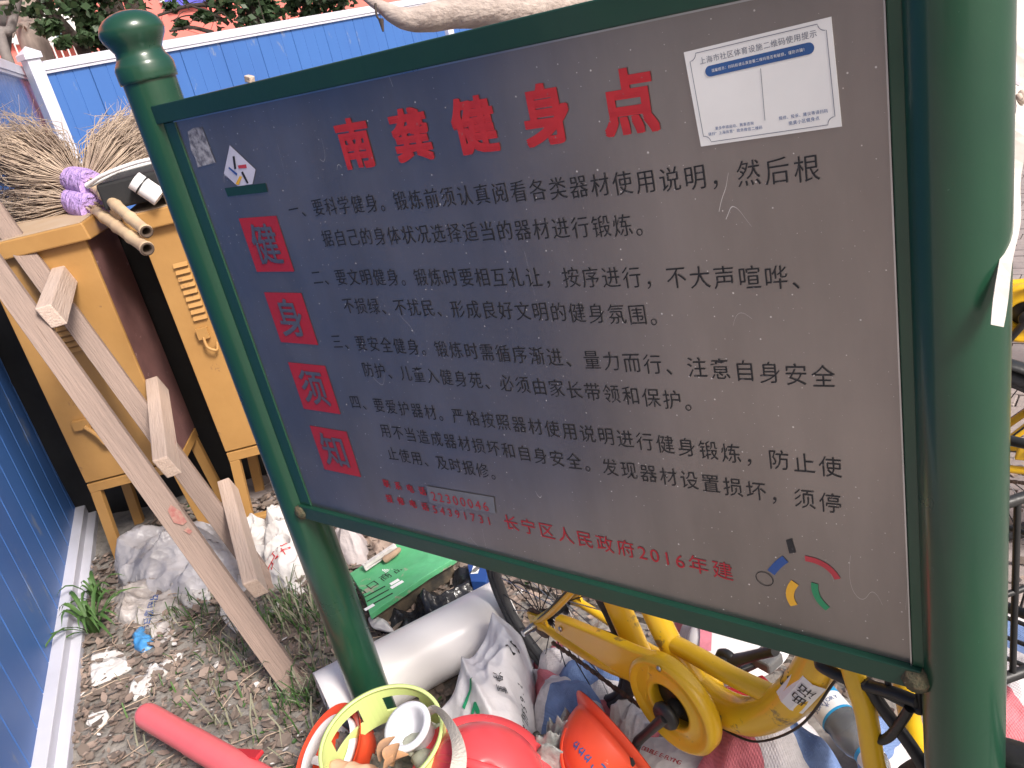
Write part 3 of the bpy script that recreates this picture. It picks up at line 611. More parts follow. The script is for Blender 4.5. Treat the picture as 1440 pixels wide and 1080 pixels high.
# five-bar emblem at the lower right
GRNP = mat('green_print', (.03, .26, .12), .5); YELP = mat('amber_print', (.85, .46, .04), .5); BLUP = mat('blue_print', (.03, .09, .32), .5); REDP2 = mat('crimson_print', (.5, .05, .07), .5)
mb = M(); poly(mb, [(-0.436,0.986), (-0.427,0.991), (-0.423,0.967), (-0.433,0.963)]); mb.build('emblem_bar', INK, panel, fix=False)
mb = M(); ribbon(mb, arc2((-0.44,0.951), (-0.451,0.942), (-0.465,0.92)), .0125); mb.build('emblem_bar', BLUP, panel, fix=False)
mb = M(); ribbon(mb, arc2((-0.41,0.96), (-0.376,0.962), (-0.365,0.935)), .0095); mb.build('emblem_bar', REDP2, panel, fix=False)
mb = M(); ribbon(mb, arc2((-0.429,0.911), (-0.446,0.886), (-0.434,0.867)), .0125); mb.build('emblem_bar', YELP, panel, fix=False)
mb = M(); ribbon(mb, arc2((-0.399,0.918), (-0.403,0.891), (-0.383,0.876)), .0105); mb.build('emblem_bar', GRNP, panel, fix=False)
cc = (-0.477,0.905); mb = M(); ribbon(mb, [(cc[0] + .0135 * math.cos(i * math.pi / 20), cc[1] + .0125 * math.sin(i * math.pi / 20)) for i in range(41)], .0012); mb.build('emblem_ring', INK, panel, fix=False)
# emblem sticker and scuffs at the upper left
mb = M(); poly(mb, [(-1.459,1.659), (-1.509,1.608), (-1.478,1.581), (-1.428,1.582), (-1.404,1.608)]); es = mb.build('emblem_sticker', mat('pale_lilac_sticker', (.62, .62, .74), .5), panel, fix=False)
for m_, q in ((INK, ((-1.461,1.638), (-1.454,1.638), (-1.462,1.614), (-1.469,1.614))), (REDP2, ((-1.454,1.62), (-1.427,1.62), (-1.428,1.613), (-1.454,1.614))), (BLUP, ((-1.484,1.62), (-1.464,1.605), (-1.468,1.601), (-1.487,1.617))), (YELP, ((-1.459,1.6), (-1.452,1.598), (-1.473,1.583), (-1.481,1.586))), (INK, ((-1.451,1.606), (-1.444,1.608), (-1.438,1.585), (-1.444,1.584)))):
    mb = M(); poly(mb, q, P2); mb.build('emblem_bar', m_, panel, fix=False)
mb = M(); poly(mb, [(-1.523,1.58), (-1.387,1.581), (-1.389,1.564), (-1.522,1.563)]); mb.build('paint_smear', GREEN2, panel, fix=False)
mb = M(); q = [(-1.581,1.698), (-1.557,1.702), (-1.529,1.701), (-1.527,1.677), (-1.524,1.631), (-1.56,1.629), (-1.589,1.627), (-1.588,1.646), (-1.593,1.66), (-1.587,1.68)]
poly(mb, q[::-1]); mb.build('scraped_patch', mat('scraped_glue', (.42, .42, .45), .8, col2=(.12, .12, .15), ns=70, sharp=.7), panel, fix=False)
# white information sticker
s0, s1, s2, s3 = (-0.499,1.678), (-0.324,1.687), (-0.32,1.571), (-0.492,1.565)
o_, U_, V_ = Vector(s3), (Vector(s2) - Vector(s3)), (Vector(s0) - Vector(s3))
def st(u, v): return tuple(Vector(s3).lerp(Vector(s2), u).lerp(Vector(s0).lerp(Vector(s1), u), v))
mb = M(); mb.add([(*((st(u, v)[0],)), YP - .0002 - t_, st(u, v)[1]) for t_ in (0, .0012) for u, v in ((0, 0), (1, 0), (1, 1), (0, 1))], [(0, 1, 2, 3), (7, 6, 5, 4), (0, 4, 5, 1), (1, 5, 6, 2), (2, 6, 7, 3), (3, 7, 4, 0)])
stk = mb.build('information_sticker', STICK, sb)
T1 = flat(YP - .0019); T2 = flat(YP - .0024)
LN = mat('thin_grey_line', (.22, .24, .30), .6)
mb = M(); bd = []
e, c_ = .035, .05
for cx, cy, a0 in ((e, e, 0), (1 - e, e, 90), (1 - e, 1 - e, 180), (e, 1 - e, 270)):
    for k in range(7):
        a = R(a0 + 90 - 90 * k / 6); bd.append(st(cx + c_ * math.cos(a), cy + c_ * 1.4 * math.sin(a)))
ribbon(mb, bd + [bd[0]], .0008, T1); ribbon(mb, [st(.50, .17), st(.52, .68)], .0007, T1); mb.build('border_line', LN, stk, fix=False)
mb = M(); lettering(mb, '上海市社区体育设施二维码使用提示', (-0.476,1.665), (-0.344,1.673), None, T1, 0); mb.build('sticker_heading', LN, stk, fix=False)
pa, pb_ = Vector((-0.468,1.652)), Vector((-0.35,1.659)); mb = M(); d = (pb_ - pa).normalized(); nn = Vector((-d.y, d.x)); rr_ = .0062; cap = []
for k in range(9): a = R(90 + 180 * k / 8); cap.append(tuple(pa + d * rr_ * math.cos(a) + nn * rr_ * math.sin(a)))
for k in range(9): a = R(-90 + 180 * k / 8); cap.append(tuple(pb_ + d * rr_ * math.cos(a) + nn * rr_ * math.sin(a)))
poly(mb, cap, T1); mb.build('blue_pill', INKB, stk, fix=False)
mb = M(); lettering(mb, '温馨提示：扫码前请认真查看二维码是否有破损，谨防诈骗！', tuple(pa + d * .004), tuple(pb_ - d * .004), None, T2, 0); mb.build('pill_lettering', STICK, stk, fix=False)
mb = M(); lettering(mb, '更多申城运动、赛事咨询', (-0.468,1.585), (-0.423,1.586), None, T1, 0); lettering(mb, '请扫“上海体育”政务微信二维码', (-0.478,1.579), (-0.413,1.58), None, T1, 0)
lettering(mb, '报修、投诉、建议等请扫码', (-0.388,1.588), (-0.336,1.59), None, T1, 0); lettering(mb, '南龚小区健身点', (-0.377,1.581), (-0.346,1.583), None, T1, 0); mb.build('sticker_caption', INKB, stk, fix=False)
# small stone chip left on the frame top
mb = M(); q = (-1.348,1.761); mb.box((q[0], 1.0, 1.764), (.016, .012, .012), Matrix.Rotation(.3, 3, 'Y')); mb.build('wood_chip', WOODX, None, 'tiny brown wood chip lying on the top bar of the sign frame', 'wood chip', bevel=.002)
# torn tape on the right post and the white strap hanging from it
tw = thing('hanging_strap', 'flat white plastic strap knotted and hanging along the right side of the right post', 'strap', (-0.181,1.223,1.572))
q = [(-0.178,1.178,1.671), (-0.17,1.153,1.612), (-0.166,1.13,1.564), (-0.162,1.09,1.538), (-0.161,1.068,1.497), (-0.158,1.038,1.45), (-0.158,0.992,1.409), (-0.159,0.953,1.352)]
mb = M(); p = smooth_path(q, 5); 
for i in range(len(p) - 1):
    pass
vw = Vector((.62, -.69, .38)); wv = []
for i, a in enumerate(p):
    dd = (p[min(i + 1, len(p) - 1)] - p[max(i - 1, 0)]).normalized(); s_ = dd.cross(AZ).normalized() * (.0075 + .0015 * math.sin(i * .8)) ; s_ += AZ * .002 * math.sin(i * .6)
    wv += [a - s_, a + s_, a + s_ + AZ * .0012, a - s_ + AZ * .0012]
fs = []
for i in range(len(p) - 1):
    for k in range(4): fs.append((4 * i + k, 4 * i + (k + 1) % 4, 4 * i + 4 + (k + 1) % 4, 4 * i + 4 + k))
mb.add(wv, fs + [(0, 1, 2, 3), tuple(len(wv) - 4 + k for k in range(4))]); mb.build('strip', mat('white_strap', (.60, .56, .52), .6, ns=30), tw)
mb = M(); mb.tube(smooth_path([(-0.168,1.118,1.561), (-0.163,1.113,1.556), (-0.161,1.116,1.558), (-0.166,1.129,1.562)], 5), .004, 8); mb.build('knot', mat('beige_cord', (.6, .48, .4), .7, ns=60), tw)
mb = M(); q = [(-0.172,1.095,1.617), (-0.171,1.097,1.617), (-0.164,1.103,1.577), (-0.165,1.1,1.574), (-0.176,1.057,1.594), (-0.175,1.06,1.597), (-0.174,1.067,1.595), (-0.175,1.069,1.601), (-0.171,1.08,1.601), (-0.172,1.078,1.613)]
mb.prism(q, -AZ * .0012); mb.build('torn_tape', mat('lilac_tape', (.60, .54, .60), .4, ns=20), tw)

# ------------------------------------------------------------------ yellow metal cabinets
CO = Vector((-3.563, 1.217, 0)); CU = Vector((.707, .707, 0)); CD = Vector((-.707, .707, 0))
def cabinet(u0, u1, label, depth=.36, zb=.4, zt=1.375, louvre=None, leg_out=.0, dz=0.):
    t = thing('metal_cabinet', label, 'cabinet', tuple(CO + CU * (u0 + u1) / 2 + CD * depth / 2), 'ochre yellow metal cabinets')
    def P(u, w, z): return CO + CU * u + CD * w + Vector((0, 0, z))
    def slab(ua, ub, wa, wb, za, zb_, m=None): 
        m = m or M(); m.prism([P(ua, wa, za), P(ub, wa, za), P(ub, wb, za), P(ua, wb, za)], (0, 0, zb_ - za)); return m
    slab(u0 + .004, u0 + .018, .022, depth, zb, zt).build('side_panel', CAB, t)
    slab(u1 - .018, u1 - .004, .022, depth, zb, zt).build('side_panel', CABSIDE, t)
    slab(u0 + .019, u1 - .019, depth - .02, depth - .004, zb, zt).build('back_panel', CAB, t)
    slab(u0 + .019, u1 - .019, .024, depth - .022, zb, zb + .012).build('floor_panel', CAB, t)
    door = slab(u0, u1, 0., .02, zb + .004, zt - .01).build('door', CAB, t, bevel=.003)
    m = M(); ov = .035
    a = [P(u0 - ov, -.035, zt - .012), P(u1 + ov, -.035, zt - .012), P(u1 + ov, depth + .03, zt - .012), P(u0 - ov, depth + .03, zt - .012)]
    b = [P(u0 - ov, -.035, zt + .055), P(u1 + ov - .01, -.035, zt + .055), P(u1 + ov - .01, depth + .03, zt + .075), P(u0 - ov, depth + .03, zt + .075)]
    m.add(a + b, [(3, 2, 1, 0), (4, 5, 6, 7), (0, 1, 5, 4), (1, 2, 6, 5), (2, 3, 7, 6), (3, 0, 4, 7)]); roof = m.build('roof', CAB, t, bevel=.006)
    m = M(); tp_ = [P(u0 - ov + .004, -.031, zt + .0555), P(u1 + ov - .014, -.031, zt + .0555), P(u1 + ov - .014, depth + .026, zt + .0755), P(u0 - ov + .004, depth + .026, zt + .0755)]
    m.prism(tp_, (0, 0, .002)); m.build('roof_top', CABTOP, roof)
    lu, lw, za, zb2, n = louvre; ld = M()
    for k in range(n):
        z = za + (zb2 - za) * k / (n - 1); m = M()
        m.add([P(lu, -.002, z + .012), P(lu + lw, -.002, z + .012), P(lu + lw, -.013, z - .004), P(lu, -.013, z - .004), P(lu, -.001, z - .006), P(lu + lw, -.001, z - .006)], [(0, 1, 2, 3), (3, 2, 5, 4), (0, 3, 4), (1, 5, 2)])
        m.build('louvre', CAB, door, fix=False)
    # base frame and legs
    m = M()
    for (ua, ub, wa, wb) in ((u0, u1, 0, .035), (u0, u1, depth - .04, depth - .005)): slab(ua, ub, wa, wb, zb - .045, zb - .004, m)
    for (ua, ub) in ((u0, u0 + .035), (u1 - .035, u1)): slab(ua, ub, .036, depth - .041, zb - .045, zb - .004, m)
    m.build('base_frame', CAB, t, bevel=.002)
    for ua, so in ((u0, -1), (u1 - .042, 1)):
        for wa in (.0, depth - .05):
            m = M(); a0 = [P(ua, wa, zb - .046), P(ua + .042, wa, zb - .046), P(ua + .042, wa + .035, zb - .046), P(ua, wa + .035, zb - .046)]
            s_ = CU * so * leg_out; b0 = [v + s_ - Vector((0, 0, zb - .046)) for v in a0]
            m.add(a0 + b0, [(0, 1, 2, 3), (7, 6, 5, 4), (0, 4, 5, 1), (1, 5, 6, 2), (2, 6, 7, 3), (3, 7, 4, 0)]); m.build('leg', CAB, t, bevel=.002)
    return t, P, door, slab
t1, P, door1, slab = cabinet(-.005, .385, 'nearer ochre cabinet crossed by the leaning ladder, with a long pull handle', zb=.395, zt=1.375, louvre=(.15, .06, 1.20, .96, 11), leg_out=.03)
mb = M(); mb.beam(P(.055, -.012, .66), P(.12, -.012, .655), (0, 0, 1), .04, .02); mb.tube(smooth_path([P(.10, -.025, .65), P(.135, -.028, .60), P(.15, -.028, .56), P(.175, -.022, .565)], 5), .010, 8); mb.build('handle', CAB, door1, bevel=.003)
t2, P, door2, slab = cabinet(.585, .965, 'farther ochre cabinet partly hidden behind the left sign post', zb=.375, zt=1.36, louvre=(.66, .055, 1.185, .965, 9), leg_out=.04)
mb = M(); mb.beam(P(.655, -.012, .905), P(.70, -.012, .905), (0, 0, 1), .045, .02); mb.tube(smooth_path([P(.675, -.02, .89), P(.68, -.03, .85), P(.71, -.03, .83), P(.72, -.02, .86)], 5), .006, 8); mb.build('latch', CAB, door2, bevel=.003)
mb = M(); slab(.585, .975, .0, .04, .0, .045, mb); mb.build('bottom_stretcher', CAB, t2, bevel=.003)
# black sheet added to darken the shaded space behind and between the cabinets
def sheet(name, pts, m, label, cat, thick=.02, nu=10, nv=14, amp=.02, seed=1.):
    a, b, c, d = [Vector(p) for p in pts]; mb = M(); n_ = (b - a).cross(d - a).normalized(); vs = []
    for side in (0, 1):
        for j in range(nv + 1):
            for i in range(nu + 1):
                u, v = i / nu, j / nv; p = a.lerp(b, u).lerp(d.lerp(c, u), v); w = noise.noise(p * 4 + Vector((seed, 0, 0))) * amp + abs(noise.noise(p * 9 + Vector((0, seed, 0)))) * amp * .6
                vs.append(p + n_ * (w + (thick if side else 0)))
    K = (nu + 1) * (nv + 1); fs = []
    for j in range(nv):
        for i in range(nu):
            q = (j * (nu + 1) + i, j * (nu + 1) + i + 1, (j + 1) * (nu + 1) + i + 1, (j + 1) * (nu + 1) + i); fs.append(q[::-1]); fs.append(tuple(k + K for k in q))
    edge = [i for i in range(nu + 1)] + [(j * (nu + 1) + nu) for j in range(1, nv + 1)] + [nv * (nu + 1) + i for i in range(nu - 1, -1, -1)] + [j * (nu + 1) for j in range(nv - 1, 0, -1)]
    for k in range(len(edge)): a_, b_ = edge[k], edge[(k + 1) % len(edge)]; fs.append((a_, b_, b_ + K, a_ + K))
    mb.add(vs, fs, True); return mb.build(name, m, None, label, cat, org=tuple(a))
def PC(u, w, z): return CO + CU * u + CD * w + Vector((0, 0, z))
sheet('shade_sheet', (PC(-.35, .52, 0), PC(1.3, .50, 0), PC(1.3, .42, 1.36), PC(-.35, .44, 1.36)), MATTBLK, 'added matt black sheet that stands for the shade behind the two ochre cabinets', 'shade sheet')
bc = thing('black_box', 'black open crate with a whitish rim on the farther cabinet, under the brooms', 'crate', tuple(PC(.66, .2, 1.44)))
mb = M(); mb.prism([PC(.50, -.02, 1.446), PC(.86, -.03, 1.446), PC(.90, .30, 1.455), PC(.52, .28, 1.455)], (0, 0, .10)); mb.build('crate_body', MATTBLK, bc, bevel=.01)
mb = M(); mb.tube(smooth_path([PC(.47, .0, 1.55), PC(.55, -.03, 1.575), PC(.68, -.03, 1.59), PC(.84, -.04, 1.585)], 5), .013, 10, flat=.6); mb.tube([PC(.47, .0, 1.55), PC(.50, .28, 1.56), PC(.88, .30, 1.57)], .012, 8); mb.build('rim', WHITE, bc)
ro = thing('plastic_roll', 'short white plastic roll lying on the black crate beside the left post', 'roll', (-3.068,1.712,1.511))
rr0 = Vector((-3.081,1.699,1.534)) + Vector((.02, -.06, -.0)); rr1 = Vector((-3.035,1.745,1.454)) + Vector((.02, -.06, -.0))
mb = M(); mb.tube([rr0, rr0.lerp(rr1, .3), rr1], .035, 18); mb.build('sleeve', WHITE, ro)
mb = M(); mb.tube([rr0.lerp(rr1, .28), rr0.lerp(rr1, .34)], .037, 18); mb.build('band', BLK, ro)

# ------------------------------------------------------------------ twig brooms lying on the cabinets
def broom(name, label, tip, bind_a, bind_b, hend, r_h, seed, spread=.2, n=520, L=.6, bow=.0, handle=True):
    t = thing(name, label, 'broom', bind_b, 'twig brooms with lilac cloth bindings' if handle else None)
    a, b, c, e = Vector(tip), Vector(bind_a), Vector(bind_b), Vector(hend); rr = random.Random(seed)
    ax = (b - a).normalized(); u = ax.cross(Vector((0, 0, 1))).normalized(); w = u.cross(ax)
    mb = M()
    for _ in range(n):
        an = rr.uniform(0, 6.283); q = rr.random() ** .5; k = rr.uniform(.75, 1.12)
        e0 = b + (u * math.cos(an) + w * math.sin(an)) * q * .035 + (c - b) * .2
        e1 = a + (b - a) * (1 - k) * 1. + u * math.cos(an) * q * spread + w * math.sin(an) * q * spread * .55 + Vector((0, 0, bow * rr.random()))
        mid = e0.lerp(e1, .5) + (u * math.cos(an) + w * math.sin(an)) * q * spread * .18 + Vector((rr.gauss(0, .02), rr.gauss(0, .02), rr.gauss(0, .018)))
        tip2 = e1 + Vector((rr.gauss(0, .05), rr.gauss(0, .05), rr.gauss(0, .045))) - ax * rr.uniform(.02, .08)
        m2 = e0.lerp(mid, .5) + Vector((rr.gauss(0, .008),) * 3)
        m3 = mid.lerp(e1, .55) + Vector((rr.gauss(0, .026), rr.gauss(0, .026), rr.gauss(0, .022)))
        mb.tube([e0, m2, mid, m3, e1, tip2], [.0024, .0022, .0019, .0016, .0012, .0006], 3, cap=False)
        if rr.random() < .6:
            s_ = m3 + Vector((rr.gauss(0, .04), rr.gauss(0, .04), rr.gauss(0, .03))) - ax * .07; mb.tube([mid, m3.lerp(s_, .5), s_], [.0013, .001, .0005], 3, cap=False)
    mb.build('bristles', TWIG, t, kind='stuff', fix=False)
    if handle:
        d = (c - b).normalized(); p = [b - d * .03, b.lerp(c, .25), b.lerp(c, .6), c]
        mb = M(); mb.tube(p, [.048, .058, .062, .056], 24); mb.build('binding', LILAC, t)
        mb = M()
        for k in range(26):
            an = rr.uniform(0, 6.28); q = rr.random() ** .5 * .036; o_ = (u * math.cos(an) + w * math.sin(an)) * q
            mb.tube([c + o_ - d * .02, c + o_ + d * rr.uniform(.012, .03)], .005, 5)
        mb.build('twig_butts', TWIG, t)
        L_ = (e - c).length; hd = (e - c).normalized(); n_ = 4; pts = []; rs = []
        for k in range(n_):
            s0, s1 = k / n_, (k + 1) / n_
            for s, m_ in ((s0 + .01, 1.), (s0 + .5 / n_, .93), (s1 - .03, .97), (s1 - .012, 1.12)):
                pts.append(c - hd * .03 + (e - c + hd * .03) * s); rs.append(r_h * m_)
        pts.append(e); rs.append(r_h)
        mb = M(); mb.tube(pts, rs, 18, cap=False); h = mb.build('cane_handle', BAMB, t)
        side = hd.cross(Vector((0, 0, 1))).normalized(); up = side.cross(hd); mxx = Matrix((side, up, hd)).transposed().to_4x4(); mxx.translation = e
        mb = M(); mb.lathe([(r_h, -.001), (r_h, .002), (r_h * .68, .002), (r_h * .66, -.05), (.0001, -.051)], 20, mxx); mb.build('hollow_end', mat('cane_hollow', (.10, .07, .05), .9, col2=(.05, .035, .03)) , h)
    return t
def onK(x, y, w): return None
broom('twig_broom', 'upper broom, its lilac cloth wrap and longer bamboo handle above the other', (-4.134,1.699,1.685), (-3.678,1.708,1.564), (-3.438,1.671,1.528), (-2.775,1.461,1.385), .0215, 11, spread=.2, n=620, bow=.12)
broom('twig_broom', 'lower broom, its lilac wrap resting on the roof edge of the nearer cabinet', (-4.075,1.578,1.502), (-3.589,1.642,1.484), (-3.385,1.614,1.444), (-2.73,1.418,1.338), .0225, 12, spread=.13, n=420)
broom('twig_broom', 'loose pale twig bundle fanning to the right behind the two wrapped brooms', (-3.671,2.077,1.615), (-3.642,1.759,1.518), (-3.612,1.707,1.506), (-3.56,1.682,1.51), .02, 13, spread=.25, n=900, handle=False, bow=.05)

# ------------------------------------------------------------------ home-made timber ladder leaning on the fence
LT = Vector((-.866, .5, 0)); LN_ = Vector((-.5, -.866, 0))
def LP(t, z, k=0.): return LT * t + LN_ * (.125 + .3014 * z + k) + Vector((0, 0, z))
ld = thing('timber_ladder', 'home-made ladder of two rough sawn planks with short timber rungs leaning over the yellow cabinets', 'ladder', tuple(LP(2.65, 0)))
def rail_(t0, t1, zt, th=.04):
    m = M(); w = .074; a = []
    for (t, z) in ((t0, -.01), (t1, zt)):
        a += [LP(t, z, 0), LP(t + th, z, 0), LP(t + th, z, w), LP(t, z, w)]
    m.add(a, [(0, 3, 2, 1), (4, 5, 6, 7), (0, 1, 5, 4), (1, 2, 6, 5), (2, 3, 7, 6), (3, 0, 4, 7)]); return m
rail_(2.30, 3.58, 2.35).build('rail', WOOD, ld, bevel=.002)
rail_(2.955, 4.10, 2.35).build('rail', WOOD, ld, bevel=.002)
def side(z, k): return LP(2.30 + .5424 * z - .0012, z, k)
mb = M(); mb.prism([side(.565, .006), side(.60, .004), side(.625, .016), side(.612, .034), side(.575, .04), side(.56, .022)], LT * .001); mb.prism([side(.535, .01), side(.55, .014), side(.545, .03), side(.53, .022)], LT * .001); mb.build('red_paint_mark', mat('red_paint_smear', (.30, .10, .09), .8, col2=(.36, .22, .17), ns=60, sharp=.6), ld)
for t0, t1, z, h, tl in ((2.95, 3.76, 1.245, .074, .02), (2.76, 3.62, .715, .074, .03), (2.55, 3.36, .295, .066, .03), (3.2, 4.1, 1.78, .08, .0)):
    m = M(); a = []
    for t, zz in ((t0, z - tl / 2), (t1, z + tl / 2)):
        a += [LP(t, zz - h / 2, -.002), LP(t, zz + h / 2, -.002), LP(t, zz + h / 2, -.05), LP(t, zz - h / 2, -.05)]
    m.add(a, [(0, 3, 2, 1), (4, 5, 6, 7), (0, 1, 5, 4), (1, 2, 6, 5), (2, 3, 7, 6), (3, 0, 4, 7)]); m.build('rung', WOODX, ld, bevel=.004)

# ------------------------------------------------------------------ sacks, bags, papers between fence and sign
heap('plastic_sack', [(-3.577,1.188,0.08), (-3.598,1.293,0.08), (-3.487,1.388,0.08), (-3.436,1.493,0.08), (-3.286,1.536,0.08), (-2.907,1.41,0.08), (-2.721,1.299,0.08), (-2.837,1.223,0.06), (-2.962,1.156,0.03), (-3.116,1.096,0.03), (-3.338,1.087,0.03), (-3.455,1.127,0.05)], .0, .17, GREYSACK, 'large slack silver grey plastic sack lying under the nearer yellow cabinet', 'sack', seed=1, crease=.10, fs=5.5, p=2.6)
o = heap('plastic_bag', [(-3.312,1.02,0.03), (-3.328,1.113,0.05), (-3.191,1.164,0.05), (-3.042,1.181,0.03), (-2.921,1.117,0.03), (-2.844,1.031,0.02), (-2.757,0.989,0), (-2.787,0.925,0), (-2.949,0.979,-0), (-3.091,0.939,0.02), (-3.214,0.96,0.02)], 0, .055, DIRTYBAG, 'muddy translucent bag with faint blue print, in front of the silver grey sack', 'plastic bag', seed=2, crease=.055, fs=8, p=5, sm=1)
def drape(parent, hf, text, a, b, em, m, name='print', off=.0, lift=.0035, kai=0., boldx=1.):
    mb = M(); lettering(mb, text, a, b, em, lambda x, y: (x, y, hf(x, y) + lift), off, kai, boldx); return mb.build(name, m, parent, fix=False)
drape(o, o_h[o.name], '田器田田口', (-2.962,0.996,0.05), (-3.069,1.115,0.05), .035, BLUP, 'blue_print')
heap('film_scrap', [(-2.991,0.941,0), (-2.989,0.976,0), (-2.846,0.96,0), (-2.796,0.945,-0), (-2.826,0.885,-0), (-2.897,0.89,0)], .005, .03, BLUEP, 'crumpled bright blue plastic film at the lower edge of the muddy bag', 'plastic film', seed=3, crease=.02, fs=16, rings=14, per=60)
sp = [('white_paper', [(-3.023,0.796,-0), (-3.007,0.848,0), (-2.895,0.855,0), (-2.773,0.823,0), (-2.801,0.759,-0), (-2.836,0.7,0)], .03, 'folded white paper sheet beside the fence rail, next to the strap-leaf plant'),
 ('white_card', [(-2.641,0.725,0), (-2.722,0.805,-0), (-2.695,0.899,0), (-2.667,0.968,0), (-2.612,0.916,0), (-2.627,0.829,-0), (-2.606,0.758,0)], .015, 'long pale torn cardboard shard lying on the soil in front of the muddy bag'),
 ('white_card', [(-2.677,0.761,0), (-2.703,0.847,0), (-2.694,0.881,-0), (-2.618,0.84,0), (-2.586,0.767,0), (-2.609,0.733,0)], .02, 'small curled white card behind the end of the pinkish tube'),
 ('paper_scrap', [(-2.701,0.624,-0), (-2.716,0.657,0), (-2.643,0.664,0), (-2.598,0.645,0), (-2.604,0.604,0), (-2.647,0.596,0)], .03, 'crumpled white paper scrap close to the fence rail, left of the pinkish tube'),
 ('paper_scrap', [(-3.179,1.223,0), (-3.138,1.269,0), (-3.002,1.276,0), (-2.857,1.218,0), (-2.804,1.176,0), (-2.891,1.169,0), (-3.028,1.198,0)], .05, 'curled beige wrapping paper right below the silver grey sack'),
 ('paper_scrap', [(-3.048,1.172,-0), (-2.981,1.188,0), (-2.864,1.17,0), (-2.826,1.132,0), (-2.912,1.124,0), (-3.003,1.143,0)], .03, 'small wrinkled greyish paper beside the muddy bag'),
 ('paper_scrap', [(-2.76,1.185,0), (-2.693,1.203,-0), (-2.586,1.161,0), (-2.549,1.112,0), (-2.631,1.127,-0), (-2.705,1.147,0)], .03, 'beige paper scrap just left of the near ladder plank'),
 ('paper_scrap', [(-2.567,1.262,0), (-2.549,1.295,0), (-2.498,1.281,0), (-2.485,1.244,0), (-2.525,1.236,0)], .015, 'small pale cardboard piece at the foot of the far ladder plank'),
 ('foam_scrap', [(-2.62,1.392,0), (-2.572,1.429,0), (-2.495,1.386,-0), (-2.497,1.341,0), (-2.566,1.35,-0)], .02, 'small whitish scrap left of the left sign post foot')]
for i, (nm, q, h, lab) in enumerate(sp): heap(nm, q, .016, h * .45, PAPER, lab, 'paper', seed=10 + i, crease=.017, fs=15, rings=16, per=64, rag=.003, sm=0, p=9, q=.5, lump=.9)
o = heap('paper_sack', [(-3.173,1.555,0.04), (-3.115,1.597,0.04), (-2.995,1.623,0.06), (-2.889,1.587,0.06), (-2.792,1.509,0.04), (-2.744,1.417,0.03), (-2.82,1.389,0.03), (-2.994,1.452,0.03)], 0, .13, PAPER, 'wrinkled grey-white paper sack with torn holes beside the farther cabinet leg', 'sack', seed=21, crease=.06, fs=8)
o = heap('cement_sack', [(-3.059,1.642,0.06), (-3.052,1.747,0.08), (-2.903,1.735,0.08), (-2.677,1.597,0.06), (-2.584,1.51,0.04), (-2.543,1.412,0.02), (-2.579,1.354,0.02), (-2.684,1.35,0.02), (-2.809,1.428,0.04), (-2.873,1.529,0.06)], 0, .15, PAPER, 'flattened whitish cement sack with red brush marks left of the left sign post', 'sack', seed=22, crease=.07, fs=7)
drape(o, o_h[o.name], '京华', (-2.684,1.397,0.06), (-2.67,1.45,0.06), .075, RED, 'red_print', -.01)
heap('cloth_bundle', [(-2.636,1.689,0.05), (-2.591,1.72,0.05), (-2.5,1.714,0.05), (-2.42,1.666,0.04), (-2.386,1.606,0.03), (-2.403,1.557,0.02), (-2.463,1.559,0.02), (-2.594,1.62,0.03)], 0, .12, mat('greyish_cloth', (.52, .46, .45), .9, ns=9, bump=.3, bs=90), 'crumpled greyish cloth behind the left sign post, above the green box', 'cloth', seed=24, crease=.06, fs=9)
heap('leaf_debris_mound', [(-2.804,1.837,0), (-2.477,1.872,0), (-2.14,1.848,0), (-1.979,1.742,0), (-2.141,1.682,0), (-2.403,1.633,0), (-2.675,1.687,0)], -.004, .05, LEAFP, None, None, seed=25, crease=.05, fs=14, kind='stuff')
red1 = heap('red_scrap', [(-2.544,1.72,0.05), (-2.528,1.741,0.05), (-2.446,1.702,0.05), (-2.486,1.693,0.05)], .07, .02, RED, 'small red plastic scrap on the leaf litter behind the left post', 'plastic scrap', seed=26, crease=.01, rings=8, per=30)
heap('red_scrap', [(-2.37,1.748,0.03), (-2.347,1.766,0.03), (-2.312,1.738,0.03), (-2.338,1.724,0.03)], .05, .015, RED, 'small red scrap on the leaf litter above the green box', 'plastic scrap', seed=27, crease=.01, rings=8, per=30)
# flattened green carton
gb = thing('green_carton', 'flattened bright green printed carton with torn corners behind the left sign post', 'carton', (-2.188,1.575,-0))
zc = .12
Q = [(-2.261,1.442,0.12), (-2.205,1.642,0.13), (-2.098,1.684,0.13), (-1.935,1.657,0.12), (-1.967,1.551,0.12), (-2.012,1.303,0.12), (-2.107,1.367,0.12)]
mb = M(); mb.prism(Q[::-1], (0, 0, -.022)); 
top = mb.build('lid', GBOX, gb, bevel=.002)
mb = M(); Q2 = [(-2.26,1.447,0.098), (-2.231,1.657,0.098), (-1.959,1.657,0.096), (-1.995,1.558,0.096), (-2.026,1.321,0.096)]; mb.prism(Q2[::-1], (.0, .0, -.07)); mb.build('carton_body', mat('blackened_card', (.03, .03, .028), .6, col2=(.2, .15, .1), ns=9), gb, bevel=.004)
mb = M(); mb.beam((-2.205,1.467,0.145), (-2.162,1.594,0.16), (0, 0, 1), .012, .018); mb.prism([(-2.218,1.472,0.135), (-2.192,1.616,0.135), (-2.168,1.606,0.135), (-2.188,1.461,0.135)], (0, 0, .004)); mb.build('torn_flap', PAPER, gb)
mb = M(); mb.tube(smooth_path([(-2.163,1.529,0.14), (-2.143,1.557,0.15), (-2.142,1.593,0.15)], 4), [.012, .014, .013, .012, .012, .012, .011, .011, .008][:9], 8); mb.build('rolled_tear', CARD, gb)
def flatz(z): return lambda x, y: (x, y, z)
mb = M(); lettering(mb, '出口商品', (-2.135,1.371,0.121), (-2.097,1.527,0.121), .045, flatz(.1212), .0); mb.build('black_print', INK, top, fix=False)
